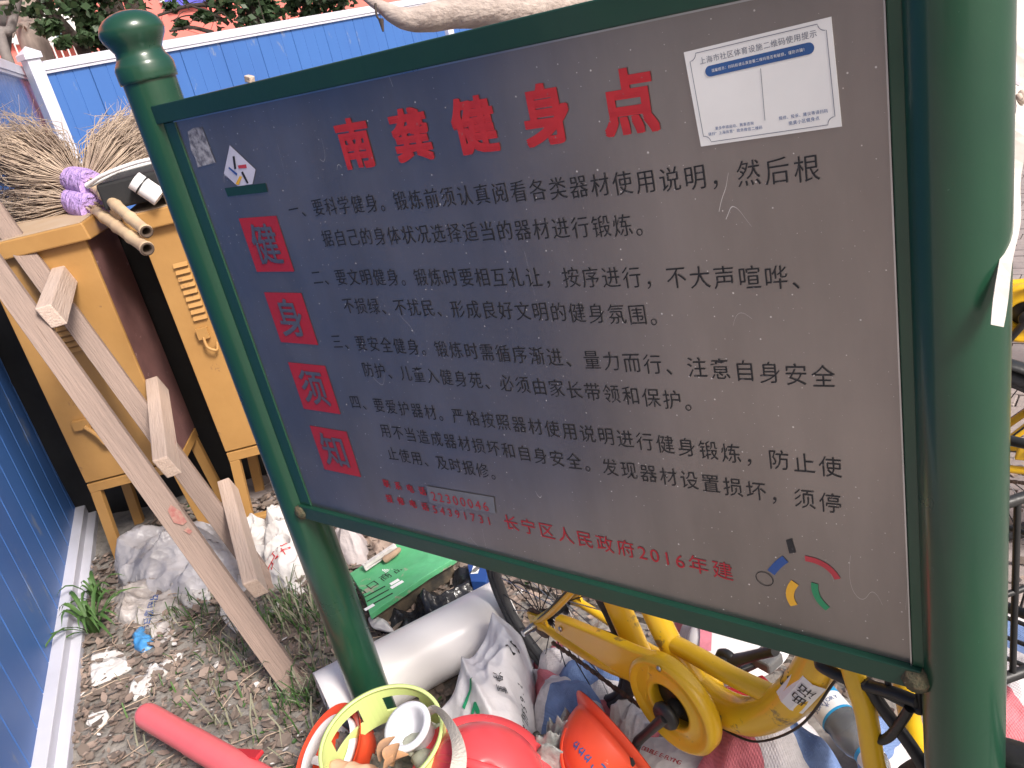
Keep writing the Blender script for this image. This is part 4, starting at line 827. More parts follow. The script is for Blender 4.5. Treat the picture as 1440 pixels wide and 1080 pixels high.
mb = M()
for k in range(3):
    a, b = lerp((-2.099,1.361,0.121), (-2.045,1.335,0.121), k / 2), lerp((-2.071,1.436,0.121), (-2.016,1.417,0.121), k / 2); ribbon(mb, [a[:2], b[:2]], .006, flatz(.1212))
mb.build('small_print', INK, top, fix=False)
mb = M(); lettering(mb, '鲜绿优选', (-2.136,1.513,0.121), (-2.115,1.591,0.121), .04, flatz(.1213), .0)
for (a, b) in (((-2.059,1.449,0.121), (-2.049,1.482,0.121)), ((-2.042,1.435,0.121), (-2.028,1.481,0.121)), ((-2.045,1.312,0.121), (-2.035,1.346,0.121))): ribbon(mb, [a[:2], b[:2]], .016, flatz(.1213))
mb.build('white_print', STICK, top, fix=False)
heap('bin_liner', [(-2.09,1.339,0.02), (-2.004,1.405,0.05), (-1.974,1.507,0.06), (-1.961,1.649,0.07), (-1.978,1.738,0.05), (-1.892,1.703,0.05), (-1.775,1.622,0.05), (-1.78,1.515,0.04), (-1.86,1.389,0.04), (-1.936,1.309,0.02), (-2.015,1.294,0.02)], 0, .06, BLACKBAG, 'shiny black bin liner between the green carton and the big white pipe', 'bin bag', seed=31, crease=.085, fs=5, p=4)
heap('film_flap', [(-2.067,1.325,0.05), (-2.046,1.349,0.05), (-1.985,1.344,0.05), (-1.915,1.313,0.05), (-1.951,1.299,0.05), (-2.012,1.303,0.05)], .07, .02, PAPER, 'white film corner poking out of the black liner beside the post', 'plastic film', seed=32, crease=.012, fs=14, rings=10, per=50)
bp_ = thing('blue_pack', 'small dark blue pack with a white barcode label behind the bicycle wheel rim', 'pack', (-1.886,1.697,0.05))
mb = M(); q = [(-1.901,1.669,0.09), (-1.896,1.723,0.09), (-1.808,1.678,0.09), (-1.774,1.616,0.09), (-1.828,1.6,0.09)]; mb.prism(q[::-1], (0, 0, -.08)); mb.build('pack_body', mat('deep_blue_card', (.02, .07, .26), .45), bp_, bevel=.003)
mb = M(); a, b = (-1.864,1.652,0.091), (-1.841,1.664,0.091); ribbon(mb, [a[:2], b[:2]], .05, flatz(.0912)); mb.build('barcode_label', STICK, bp_, fix=False)
mb = M()
for k in range(7): c = lerp((-1.86,1.652,0.092), (-1.843,1.662,0.092), k / 6); ribbon(mb, [(c[0] - .0, c[1] - .02), (c[0], c[1] + .02)], .0022, flatz(.0918))
mb.build('barcode', INK, bp_, fix=False)
# large white pipe
pp = thing('plastic_pipe', 'large white plastic pipe lying behind the left sign post', 'pipe', (-1.715,1.253,0.1))
pa, pb2 = Vector((-1.849,0.963,0.105)), Vector((-1.6,1.51,0.105)); rp = .1
dd = (pb2 - pa).normalized(); sd_ = dd.cross(Vector((0, 0, 1))).normalized(); up = sd_.cross(dd); mx = Matrix((sd_, up, dd)).transposed().to_4x4(); mx.translation = pa; LL = (pb2 - pa).length
mb = M(); mb.lathe([(rp, 0), (rp, LL * .3), (rp, LL * .7), (rp, LL), (rp - .006, LL), (rp - .006, LL * .5), (rp - .006, 0)], 56, mx, close=True); mb.build('pipe_wall', PVC, pp)

# ------------------------------------------------------------------ white sack with green print and striped woven sacks
o = heap('woven_sack', [(-1.567,1.479,0.1), (-1.513,1.473,0.1), (-1.458,1.436,0.08), (-1.372,1.33,0.08), (-1.29,1.222,0.08), (-1.205,1.11,0.1), (-1.174,1.029,0.1), (-1.291,0.948,0.1), (-1.481,1.031,0.1), (-1.522,1.095,0.1), (-1.552,1.198,0.1), (-1.572,1.314,0.1), (-1.571,1.408,0.1)], 0.0, .22, WHITESACK, 'white woven sack with a green emblem and black print, right of the white pipe', 'sack', seed=41, crease=.06, fs=5.5, p=3)
hf = o_h[o.name]
drape(o, hf, '净重', (-1.347,1.18,0.2), (-1.321,1.158,0.2), .026, INK, 'black_print', 0, .006)
drape(o, hf, '25', (-1.374,1.272,0.18), (-1.38,1.297,0.18), .028, INK, 'black_print', .0, .006)
drape(o, hf, '8-GB/T9959.2', (-1.224,1.104,0.15), (-1.314,1.217,0.15), None, INK, 'black_print', .0, .006)
GRN2 = mat('emerald_print', (.03, .42, .20), .55)
mb = M(); dr = lambda x, y: (x, y, hf(x, y) + .007)
for seg_ in (((-1.389,1.073,0.2), (-1.383,1.108,0.2), (-1.388,1.125,0.2)), ((-1.36,1.045,0.2), (-1.354,1.084,0.2), (-1.334,1.072,0.2), (-1.327,1.039,0.2), (-1.325,1.015,0.2)), ((-1.387,1.042,0.2), (-1.376,1.058,0.2), (-1.361,1.029,0.2), (-1.338,1.019,0.2)), ((-1.345,1.036,0.2), (-1.344,1.054,0.2))):
    q = [s_[:2] for s_ in seg_]; dense = []
    for i in range(len(q) - 1):
        for k in range(6): dense.append(tuple(Vector(q[i]).lerp(Vector(q[i + 1]), k / 6)))
    ribbon(mb, dense + [q[-1]], .0095, dr)
mb.build('green_emblem', GRN2, o, fix=False)
WHC, REC, BLC, GYC = (.66, .62, .63), (.64, .18, .21), (.15, .23, .44), (.46, .43, .42)
SM1 = stripe_mat('striped_woven_cloth_a', R(55), .34, .1, [(0, WHC), (.30, BLC), (.52, WHC), (.72, REC)])
SM2 = stripe_mat('striped_woven_cloth_b', R(-62), .38, .55, [(0, WHC), (.28, REC), (.50, WHC), (.76, BLC)])
SM3 = stripe_mat('striped_woven_cloth_c', R(20), .30, .2, [(0, WHC), (.22, BLC), (.5, WHC), (.7, REC), (.9, WHC)])
striped = [('striped_sack', [(-1.463,1.409,0.1), (-1.441,1.509,0.1), (-1.329,1.576,0.1), (-1.16,1.536,0.1), (-0.993,1.39,0.1), (-0.967,1.247,0.1), (-1.108,1.257,0.1), (-1.31,1.319,0.1)], .0, .12, SM1, 'red white and blue striped sack seen through the spokes of the bicycle wheel', 51),
 ('striped_sack', [(-1.439,1.395,0.08), (-1.311,1.387,0.08), (-1.137,1.333,0.08), (-1.02,1.243,0.08), (-0.915,1.133,0.1), (-1.106,0.995,0.1), (-1.232,1.122,0.1), (-1.332,1.26,0.08)], 0., .16, SM3, 'greyish striped sack between the white sack and the orange helmet', 52),
 ('striped_sack', [(-0.84,1.315,0.15), (-0.799,1.409,0.15), (-0.745,1.477,0.15), (-0.681,1.52,0.15), (-0.615,1.479,0.15), (-0.54,1.397,0.15), (-0.455,1.291,0.15), (-0.553,1.165,0.15), (-0.723,1.119,0.15), (-0.818,1.176,0.15)], 0., .27, SM2, 'large pink white and blue striped sack at the bottom centre beneath the curved bicycle frame', 53),
 ('striped_sack', [(-1.142,1.683,0.12), (-1.028,1.705,0.12), (-0.942,1.681,0.12), (-0.814,1.57,0.12), (-0.729,1.499,0.12), (-0.846,1.421,0.12), (-0.976,1.486,0.12)], 0., .14, SM1, 'striped sack behind the bicycle seat tube under the sign edge', 54),
 ('striped_sack', [(-0.371,2.03,0.1), (-0.265,2.087,0.1), (-0.144,1.976,0.1), (-0.145,1.725,0.1), (-0.272,1.643,0.1), (-0.356,1.778,0.1)], 0., .14, SM2, 'striped sack right of the right sign post behind the wire basket', 55),
 ('striped_sack', [(-0.554,1.513,0.1), (-0.482,1.57,0.1), (-0.397,1.539,0.1), (-0.336,1.398,0.1), (-0.428,1.313,0.1), (-0.504,1.399,0.1)], 0., .15, SM3, 'pale blue striped sack to the right of the plastic bottle beneath the basket', 56)]
for nm, q, z, h, m_, lab, sd0 in striped: heap(nm, q, z, h, m_, lab, 'striped sack', 'striped woven sacks', seed=sd0, crease=.055, fs=5, p=3)
heap('shredded_film', [(-1.193,1.089,0.15), (-1.158,1.181,0.15), (-1.104,1.232,0.15), (-1.024,1.169,0.15), (-1,1.065,0.15), (-1.123,1.006,0.15)], .1, .09, mat('grey_clear_film', (.42, .44, .42), .3, col2=(.2, .22, .21), ns=25, bump=.4), 'torn greyish transparent film beside the orange-red helmet', 'plastic film', seed=57, crease=.08, fs=16)
heap('shredded_film', [(-1.086,1.266,0.15), (-1.051,1.321,0.15), (-0.982,1.326,0.15), (-0.949,1.277,0.15), (-0.993,1.22,0.15), (-1.058,1.227,0.15)], .1, .05, mat('white_clear_film', (.62, .60, .62), .25, ns=25, bump=.4), 'white film and fibres under the black bicycle crank', 'plastic film', seed=58, crease=.05, fs=18)
# white lid, red box, black strap behind the frame
wl_ = thing('round_tray', 'large white round plastic lid behind the curved bicycle tube under the sign edge', 'lid', (-0.87,1.597,0.15))
cl_ = Vector((-0.856,1.586,0.18)); mb = M(); mb.lathe([(.0001, .02), (.10, .018), (.125, .010), (.135, -.004), (.13, -.012), (.11, -.004), (.0001, .004)], 48, Matrix.Translation(cl_) @ Matrix.Rotation(R(7), 4, 'X')); mb.build('lid_disc', WHITE, wl_)
mb = M(); ribbon(mb, [(cl_.x - .10, cl_.y + .02), (cl_.x - .07, cl_.y - .04), (cl_.x - .05, cl_.y - .09)], .03, lambda x, y: (x, y, cl_.z + .026 + (y - cl_.y) * .12)); mb.build('pink_smear', mat('pink_cloth_strip', (.66, .22, .28), .8, ns=30), wl_, fix=False)
rb = thing('red_box', 'flat red card box with a white edge stripe beneath the curved bicycle tube', 'box', (-0.794,1.462,0.15))
mb = M(); q = [(-0.777,1.317,0.27), (-0.71,1.406,0.27), (-0.648,1.367,0.27), (-0.643,1.312,0.27), (-0.72,1.259,0.27)]; mb.prism(q[::-1], (0, 0, -.06)); mb.build('box_body', RED, rb, bevel=.004)
mb = M(); ribbon(mb, [(-0.772,1.312,0.27)[:2], (-0.734,1.275,0.27)[:2]], .02, flatz(.2712)); mb.build('white_stripe', STICK, rb, fix=False)
st_ = thing('black_strap', 'black plastic strap and buckle lying across the red box', 'strap', (-0.735,1.412,0.25))
mb = M(); mb.tube(smooth_path([(-0.852,1.355,0.2), (-0.779,1.323,0.3), (-0.724,1.397,0.3), (-0.704,1.456,0.3), (-0.701,1.535,0.28)], 5), .022, 10, flat=.45); mb.build('strap_band', BLK, st_)
mb = M(); mb.beam((-0.699,1.376,0.325), (-0.685,1.426,0.325), (0, 0, 1), .03, .055); mb.build('buckle', mat('grey_buckle', (.2, .2, .2), .4), st_, bevel=.006)
# white printed carton under the chain guard
cb = thing('printed_carton', 'white paper carton with red lettering under the yellow chain guard', 'carton', (-0.868,1.224,0.1))
zc = .13; q = [(-0.956,1.193,0.13), (-0.943,1.237,0.13), (-0.87,1.274,0.13), (-0.788,1.255,0.13), (-0.725,1.156,0.13), (-0.889,1.096,0.13)]
mb = M(); mb.prism(q[::-1], (0, 0, -.1)); cbb = mb.build('carton_body', PAPER, cb, bevel=.003)
mb = M(); lettering(mb, 'DOUBLE E-FLYING', (-0.935,1.201,0.13), (-0.843,1.201,0.13), .017, flatz(.1312)); mb.build('red_print', RED, cbb, fix=False)

# ------------------------------------------------------------------ safety helmets and odds at the near edge
def helmet(name, label, loc, up, fwd, m, rim=.125, straps=False):
    t = thing(name, label, 'safety helmet', (0, 0, 0), local=True)
    sx, sy = 1.0, .86
    prof = []
    for k in range(13):
        a = math.pi / 2 * k / 12; prof.append((rim * .93 * math.cos(a) ** .8 if k < 12 else .0001, .012 + rim * .98 * math.sin(a)))
    inner = [(max(.0001, r - .004), z - .004) for r, z in prof[::-1]]
    full = [(rim * 1.12, -.006), (rim * 1.11, -.001), (rim * .96, .012)] + prof + inner + [(rim * .95, .004), (rim * 1.11, -.008)]
    mb = M(); mb.lathe(full, 44, Matrix.Diagonal((sx, sy, 1, 1)))
    mb.build('shell', m, t, fix=True)
    mb = M(); mb.tube([(rim * .9 * math.cos(a), 0, .02 + rim * .98 * math.sin(a)) for a in [math.pi * (.14 + .72 * k / 14) for k in range(15)]], .010, 8, flat=.5); mb.build('ridge', m, t)
    pk = [(rim * 1.06 * math.cos(R(a)) * sx, rim * 1.06 * math.sin(R(a)) * sy, -.003) for a in range(-45, 46, 9)]; pk2 = [(rim * (1.06 + .28 * math.cos(R(a * 2))) * math.cos(R(a)), rim * 1.10 * math.sin(R(a)) * sy, -.012) for a in range(45, -46, -9)]
    mb = M(); mb.prism(pk + pk2, (0, 0, .005)); mb.build('peak', m, t)
    if straps:
        hb = M()
        for k in range(40):
            pass
        hb.lathe([(rim * .86, .022), (rim * .86, -.012), (rim * .845, -.012), (rim * .845, .022)], 40, Matrix.Diagonal((sx, sy, 1, 1)), close=True); hb.build('headband', CLOTHB if not straps == 'w' else WHITE, t)
        for an in (0, 60, 120):
            c, s_ = math.cos(R(an)), math.sin(R(an)); ca = M()
            pts = [(rim * .84 * math.cos(f) * c * sx, rim * .84 * math.cos(f) * s_ * sy, .015 + rim * .72 * math.sin(f)) for f in [math.pi * k / 14 for k in range(15)]]
            vs = []; w = Vector((-s_, c, 0)) * .011
            for p_ in pts: vs += [Vector(p_) + w, Vector(p_) - w, Vector(p_) - w + Vector((0, 0, .0015)), Vector(p_) + w + Vector((0, 0, .0015))]
            ca.add(vs, [(4 * i + k, 4 * i + (k + 1) % 4, 4 * i + 4 + (k + 1) % 4, 4 * i + 4 + k) for i in range(14) for k in range(4)]); ca.build('webbing_strap', WHITE, t)
        for an in (20, 140, 250):
            c, s_ = math.cos(R(an)), math.sin(R(an)); ca = M(); ca.beam((rim * .82 * c, rim * .7 * s_, .03), (rim * .74 * c, rim * .63 * s_, .075), (-s_, c, 0), .04, .008); ca.build('foam_pad', GREYPAD, t, bevel=.003)
    up = Vector(up).normalized(); f = Vector(fwd); f = (f - up * f.dot(up)).normalized(); l = up.cross(f)
    mx = Matrix((f, l, up)).transposed().to_4x4(); mx.translation = Vector(loc); t.matrix_world = mx
    return t
def camdir(x, y, z): return AX * x + AY * y + AZ * z
helmet('safety_helmet', 'orange-red helmet lying on its back at the bottom left, showing white webbing inside', (-1.622,0.801,0.18), camdir(.66, .50, .55), camdir(-.3, 1, .0), ORANGE, .118, 'w')
h3 = helmet('safety_helmet', 'scuffed orange-red helmet with a blue ink emblem, tipped on its side below the bicycle wheel', (-0.992,1.174,0.16), camdir(-.74, .60, -.28), camdir(.6, .8, 0), ORANGE, .128)
helmet('safety_helmet', 'rosy red helmet dome at the bottom edge in front of the white sack', (-1.205,0.928,0.17), camdir(.05, -.55, -.83), camdir(.9, .3, 0), REDP, .155)
# blue ink emblem on the helmet shell: laid on the curved shell in the helmet's own frame
def shellpt(an, el, rim=.128, d=.0016):
    r = rim * .93 * math.cos(el) ** .8 + d; z = .012 + (rim * .98 + d) * math.sin(el); return (r * math.cos(an), r * .86 * math.sin(an), z)
mi = h3.matrix_world.inverted(); vdir = (mi.to_3x3() @ (Vector((0, 0, 1.75)) - h3.matrix_world.translation)).normalized(); an0 = math.atan2(vdir.y, vdir.x)
mb = M()
def rib3(mb, pts, w):
    vs = []
    for i, (a, e_) in enumerate(pts):
        a2, e2 = pts[min(i + 1, len(pts) - 1)]; a1, e1 = pts[max(i - 1, 0)]; d = Vector((a2 - a1, e2 - e1)).normalized(); nn = Vector((-d.y, d.x)) * w / 2
        vs += [shellpt(a + nn.x, e_ + nn.y), shellpt(a - nn.x, e_ - nn.y)]
    mb.add(vs, [(2 * i, 2 * i + 1, 2 * i + 3, 2 * i + 2) for i in range(len(pts) - 1)])
ce = .62; ca_ = an0 - .25
rib3(mb, [(ca_ + .17 * math.cos(q * .32), ce + .15 * math.sin(q * .32)) for q in range(17)], .035)
rib3(mb, [(ca_ - .06, ce - .06), (ca_ - .02, ce + .07), (ca_ + .03, ce - .04), (ca_ + .07, ce + .06)], .035)
for k in range(3):
    x_ = ca_ + .36 + k * .2; rib3(mb, [(x_ - .05, ce - .08), (x_ - .05, ce + .08)], .03); rib3(mb, [(x_ + .01, ce + .07), (x_ + .06, ce), (x_ - .0, ce - .07)], .03); rib3(mb, [(x_ - .07, ce + .02), (x_ + .06, ce + .03)], .03)
mb.build('blue_ink_emblem', INKB, h3, fix=False)

# lime headband ring with window slots
rg = thing('plastic_ring', 'lime green plastic ring band with rectangular slots at the bottom, around a white cup', 'plastic ring', (0, 0, 0), local=True)
mb = M(); n = 72; rr1, rr2, hh = .150, .144, .115
def slot(k, z): 
    a = k % n; return (.035 < z < .085) and ((4 <= a < 12) or (17 <= a < 25) or (30 <= a < 38) or (43 <= a < 51) or (56 <= a < 64))
zs = [0, .035, .085, hh]
for k in range(n):
    a0, a1 = 2 * math.pi * k / n, 2 * math.pi * (k + 1) / n
    for j in range(3):
        if slot(k, (zs[j] + zs[j + 1]) / 2): continue
        q = []
        for r in (rr1, rr2):
            for a in (a0, a1):
                for z in (zs[j], zs[j + 1]): q.append((r * math.cos(a), r * math.sin(a), z))
        fs = [(0, 2, 3, 1), (4, 5, 7, 6)]
        if j == 0 or slot(k, (zs[j - 1] + zs[j]) / 2): fs.append((0, 4, 6, 2))
        if j == 2 or slot(k, (zs[j + 1] + zs[min(j + 2, 3)]) / 2 if j < 2 else 0): fs.append((1, 3, 7, 5))
        if slot(k - 1, (zs[j] + zs[j + 1]) / 2): fs.append((0, 1, 5, 4))
        if slot(k + 1, (zs[j] + zs[j + 1]) / 2): fs.append((2, 6, 7, 3))
        mb.add(q, fs, False)
ring = mb.build('band', LIME, rg, fix=True)
mb = M(); mb.lathe([(rr1 + .0012, hh - .004), (rr1 + .0012, hh + .003), (rr2 - .0012, hh + .003), (rr2 - .0012, hh - .004)], 72, close=True); mb.build('rim', LIME, rg)
rup = Vector((.06, -.10, 1)).normalized(); rf = Vector((1, .2, 0)); rf = (rf - rup * rf.dot(rup)).normalized()
mx = Matrix((rf, rup.cross(rf), rup)).transposed().to_4x4(); mx.translation = Vector((-1.409,0.84,0.2)); rg.matrix_world = mx
cupm = Matrix.Translation((-1.378,0.89,0.3)) @ Matrix.Scale(1.18, 4) @ (Vector((-.03, -.42, 1)).normalized().to_track_quat('Z', 'Y').to_matrix().to_4x4())
mb = M(); mb.lathe([(.034, -.07), (.040, -.01), (.051, -.006), (.053, .0), (.051, .006), (.042, .007), (.038, .002), (.034, -.03), (.024, -.055), (.0001, -.058), (.0001, -.07)], 44, cupm)
mb.build('jar_neck', mat('milky_white_plastic', (.80, .80, .85), .35, ns=3), None, 'round milky white plastic cup standing inside the lime ring', 'plastic cup', org=(-1.371,0.888,0.3))
# rubble under the near pile, so that nothing floats
heap('rubble_heap', [(-1.876,0.851,0), (-1.859,0.989,0), (-1.713,1.086,0), (-1.517,1.119,0), (-1.286,1.148,0), (-1.079,1.247,0), (-0.907,1.233,0), (-0.836,0.959,0), (-1.213,0.664,0), (-1.491,0.609,0), (-1.711,0.714,0)], 0, .15, mat('mixed_rubble', (.30, .29, .25), .9, col2=(.13, .12, .10), ns=22, bump=.8), None, None, seed=61, crease=.07, fs=14, kind='stuff', p=4)
rr = random.Random(9)
for k, (px, lab) in enumerate((((-1.373,0.892,0.24), 'pale greenish stone inside the lime ring, nearest the white cup'), ((-1.357,0.964,0.22), 'pale stone at the right inside edge of the lime ring'), ((-1.319,0.872,0.24), 'rounded pale stone at the bottom inside the lime ring'), ((-1.306,0.928,0.22), 'flat pale stone under the beige strap'))):
    mb = M(); c = Vector(px); L0 = []
    for i in range(7):
        for j in range(10):
            th, ph = math.pi * i / 6, 2 * math.pi * j / 10; v = Vector((math.sin(th) * math.cos(ph) * .036, math.sin(th) * math.sin(ph) * .030, math.cos(th) * .02)); L0.append(c + v * (1 + .3 * noise.noise(v * 40 + Vector((k * 5, 0, 0)))))
    mb.add(L0, [(i * 10 + j, i * 10 + (j + 1) % 10, (i + 1) * 10 + (j + 1) % 10, (i + 1) * 10 + j) for i in range(6) for j in range(10)], True); mb.build('stone', STONE, None, lab, 'stone', org=tuple(c))
dl = thing('curled_leaf', 'curled brown dead leaf lying across the lime ring below the white cup', 'dead leaf', (-1.356,0.823,0.3))
def leafblade(mb, a, b, w, curl, up=(0, 0, 1), n=8):
    a, b = Vector(a), Vector(b); d = (b - a); s_ = d.normalized().cross(Vector(up)).normalized(); u = s_.cross(d.normalized()); vs = []
    for i in range(n + 1):
        t = i / n; ww = w * math.sin(math.pi * min(1, t * .93 + .05)) ** .7; p = a + d * t + u * curl * math.sin(t * 3.1)
        vs += [p - s_ * ww + u * ww * .8, p, p + s_ * ww + u * ww * .7]
    mb.add(vs, [(3 * i, 3 * i + 1, 3 * i + 4, 3 * i + 3) for i in range(n)] + [(3 * i + 1, 3 * i + 2, 3 * i + 5, 3 * i + 4) for i in range(n)], True)
for a, b, w, nm in (((-1.363,0.782,0.3), (-1.355,0.836,0.33), .014, 'leaf_lobe'), ((-1.327,0.786,0.3), (-1.332,0.826,0.33), .02, 'leaf_lobe'), ((-1.336,0.767,0.3), (-1.305,0.822,0.31), .016, 'leaf_lobe')):
    mb = M(); leafblade(mb, a, b, w, .012); mb.build(nm, mat('brown_curled_leaf', (.50, .27, .13), .7, col2=(.28, .17, .11), ns=25), dl, fix=False)
sb2 = thing('beige_strap', 'beige webbing strap looping down from the lime ring over the red helmet', 'strap', (-1.305,0.952,0.3))
p = smooth_path([(-1.363,0.943,0.3), (-1.323,0.941,0.33), (-1.264,0.918,0.35), (-1.198,0.881,0.36), (-1.15,0.839,0.36), (-1.124,0.791,0.35)], 6); mb = M(); vs = []
for i, a in enumerate(p):
    dd = (p[min(i + 1, len(p) - 1)] - p[max(i - 1, 0)]).normalized(); s_ = dd.cross(AZ).normalized() * (.010 + .008 * i / len(p)); vs += [a - s_, a + s_, a + s_ + AZ * .002, a - s_ + AZ * .002]
mb.add(vs, [(4 * i + k, 4 * i + (k + 1) % 4, 4 * i + 4 + (k + 1) % 4, 4 * i + 4 + k) for i in range(len(p) - 1) for k in range(4)]); mb.build('webbing', CLOTHB, sb2)
heap('foam_block', [(-1.553,0.745,0.25), (-1.539,0.775,0.25), (-1.491,0.802,0.25), (-1.437,0.823,0.25), (-1.399,0.796,0.25), (-1.348,0.713,0.25), (-1.442,0.666,0.25), (-1.525,0.712,0.25)], .17, .10, FOAM, 'worn peach coloured foam lump at the bottom edge in front of the lime ring', 'foam', seed=71, crease=.01, fs=9, p=4)
# pinkish red tube
tt = thing('red_tube', 'smooth pinkish red tube with a rounded end pointing left over the soil', 'tube', (-2.12,0.704,0.1))
a, b = Vector((-2.333,0.672,0.13)), Vector((-1.468,0.676,0.16)); d = (b - a).normalized(); rt = .0375
mb = M(); mb.tube([a - d * .034, a - d * .030, a - d * .02, a - d * .008, a + d * .01, a.lerp(b, .28), a.lerp(b, .29), a.lerp(b, .6), b], [.006, .018, .029, .035, rt, rt, rt * 1.04, rt * 1.04, rt * 1.04], 28); mb.build('tube_body', PINK, tt)
mb = M(); mb.beam((-1.9,0.692,0.16), (-1.799,0.715,0.18), (0, 0, 1), .012, .03); mb.build('tab', RED, tt, bevel=.003)
# bottle
bo = thing('plastic_bottle', 'empty clear plastic bottle with blue and white labels on the striped sacks', 'bottle', (-0.5,1.345,0.28))
a, b = Vector((-0.58,1.36,0.33)), Vector((-0.373,1.202,0.31)); d = (b - a).normalized(); s_ = d.cross(Vector((0, 0, 1))).normalized(); u = s_.cross(d); mxb = Matrix((s_, u, d)).transposed().to_4x4(); mxb.translation = a; BL = (b - a).length; k_ = BL / .30
prf = [(.0001, 0), (.030, 0), (.036, .006), (.037, .03), (.036, .042), (.0365, .048), (.0365, .123), (.034, .127), (.036, .14), (.038, .165), (.034, .195), (.027, .215), (.026, .22), (.026, .25), (.022, .268), (.0135, .285), (.0135, .30)]
mb = M(); mb.lathe([(r * 1.0, z * k_) for r, z in prf] + [(max(.0001, r - .0009), z * k_ + .0009) for r, z in prf[::-1]], 32, mxb); body = mb.build('bottle_body', CLEAR, bo)
mb = M(); mb.lathe([(.0371, .048 * k_), (.0371, .122 * k_)], 32, mxb); lb = mb.build('label_band', STICK, bo, fix=False)
mb = M(); mb.lathe([(.0374, .048 * k_), (.0374, .070 * k_)], 32, mxb); mb.lathe([(.0374, .116 * k_), (.0374, .123 * k_)], 32, mxb); mb.lathe([(.0272, .218 * k_), (.0272, .228 * k_)], 32, mxb); mb.build('blue_band', mat('sky_blue_print', (.03, .36, .72), .4), bo, fix=False)
mb = M(); mb.lathe([(.0268, .228 * k_), (.0268, .25 * k_)], 32, mxb); mb.build('neck_label', STICK, bo, fix=False)
def oncyl(r): 
    def f(x, y): return tuple(mxb @ Vector((r * math.sin(x / r + tht), r * math.cos(x / r + tht), y * 1.)))
    return f
vc = mxb.inverted().to_3x3() @ (Vector((0, 0, 1.75)) - a); tht = math.atan2(vc.x, vc.y)
mb = M(); lettering(mb, 'SUNTORY', (.028, .090 * k_), (-.028, .090 * k_), .013, oncyl(.0377), 0); lettering(mb, '水', (0, .1 * k_), (-1, .1 * k_), .012, oncyl(.0377)); mb.build('brand_print', BLUP, lb, fix=False)
mb = M(); lettering(mb, '沁柠', (.010, .059 * k_), (-.010, .059 * k_), .014, oncyl(.0379), 0); mb.build('white_print', STICK, lb, fix=False)

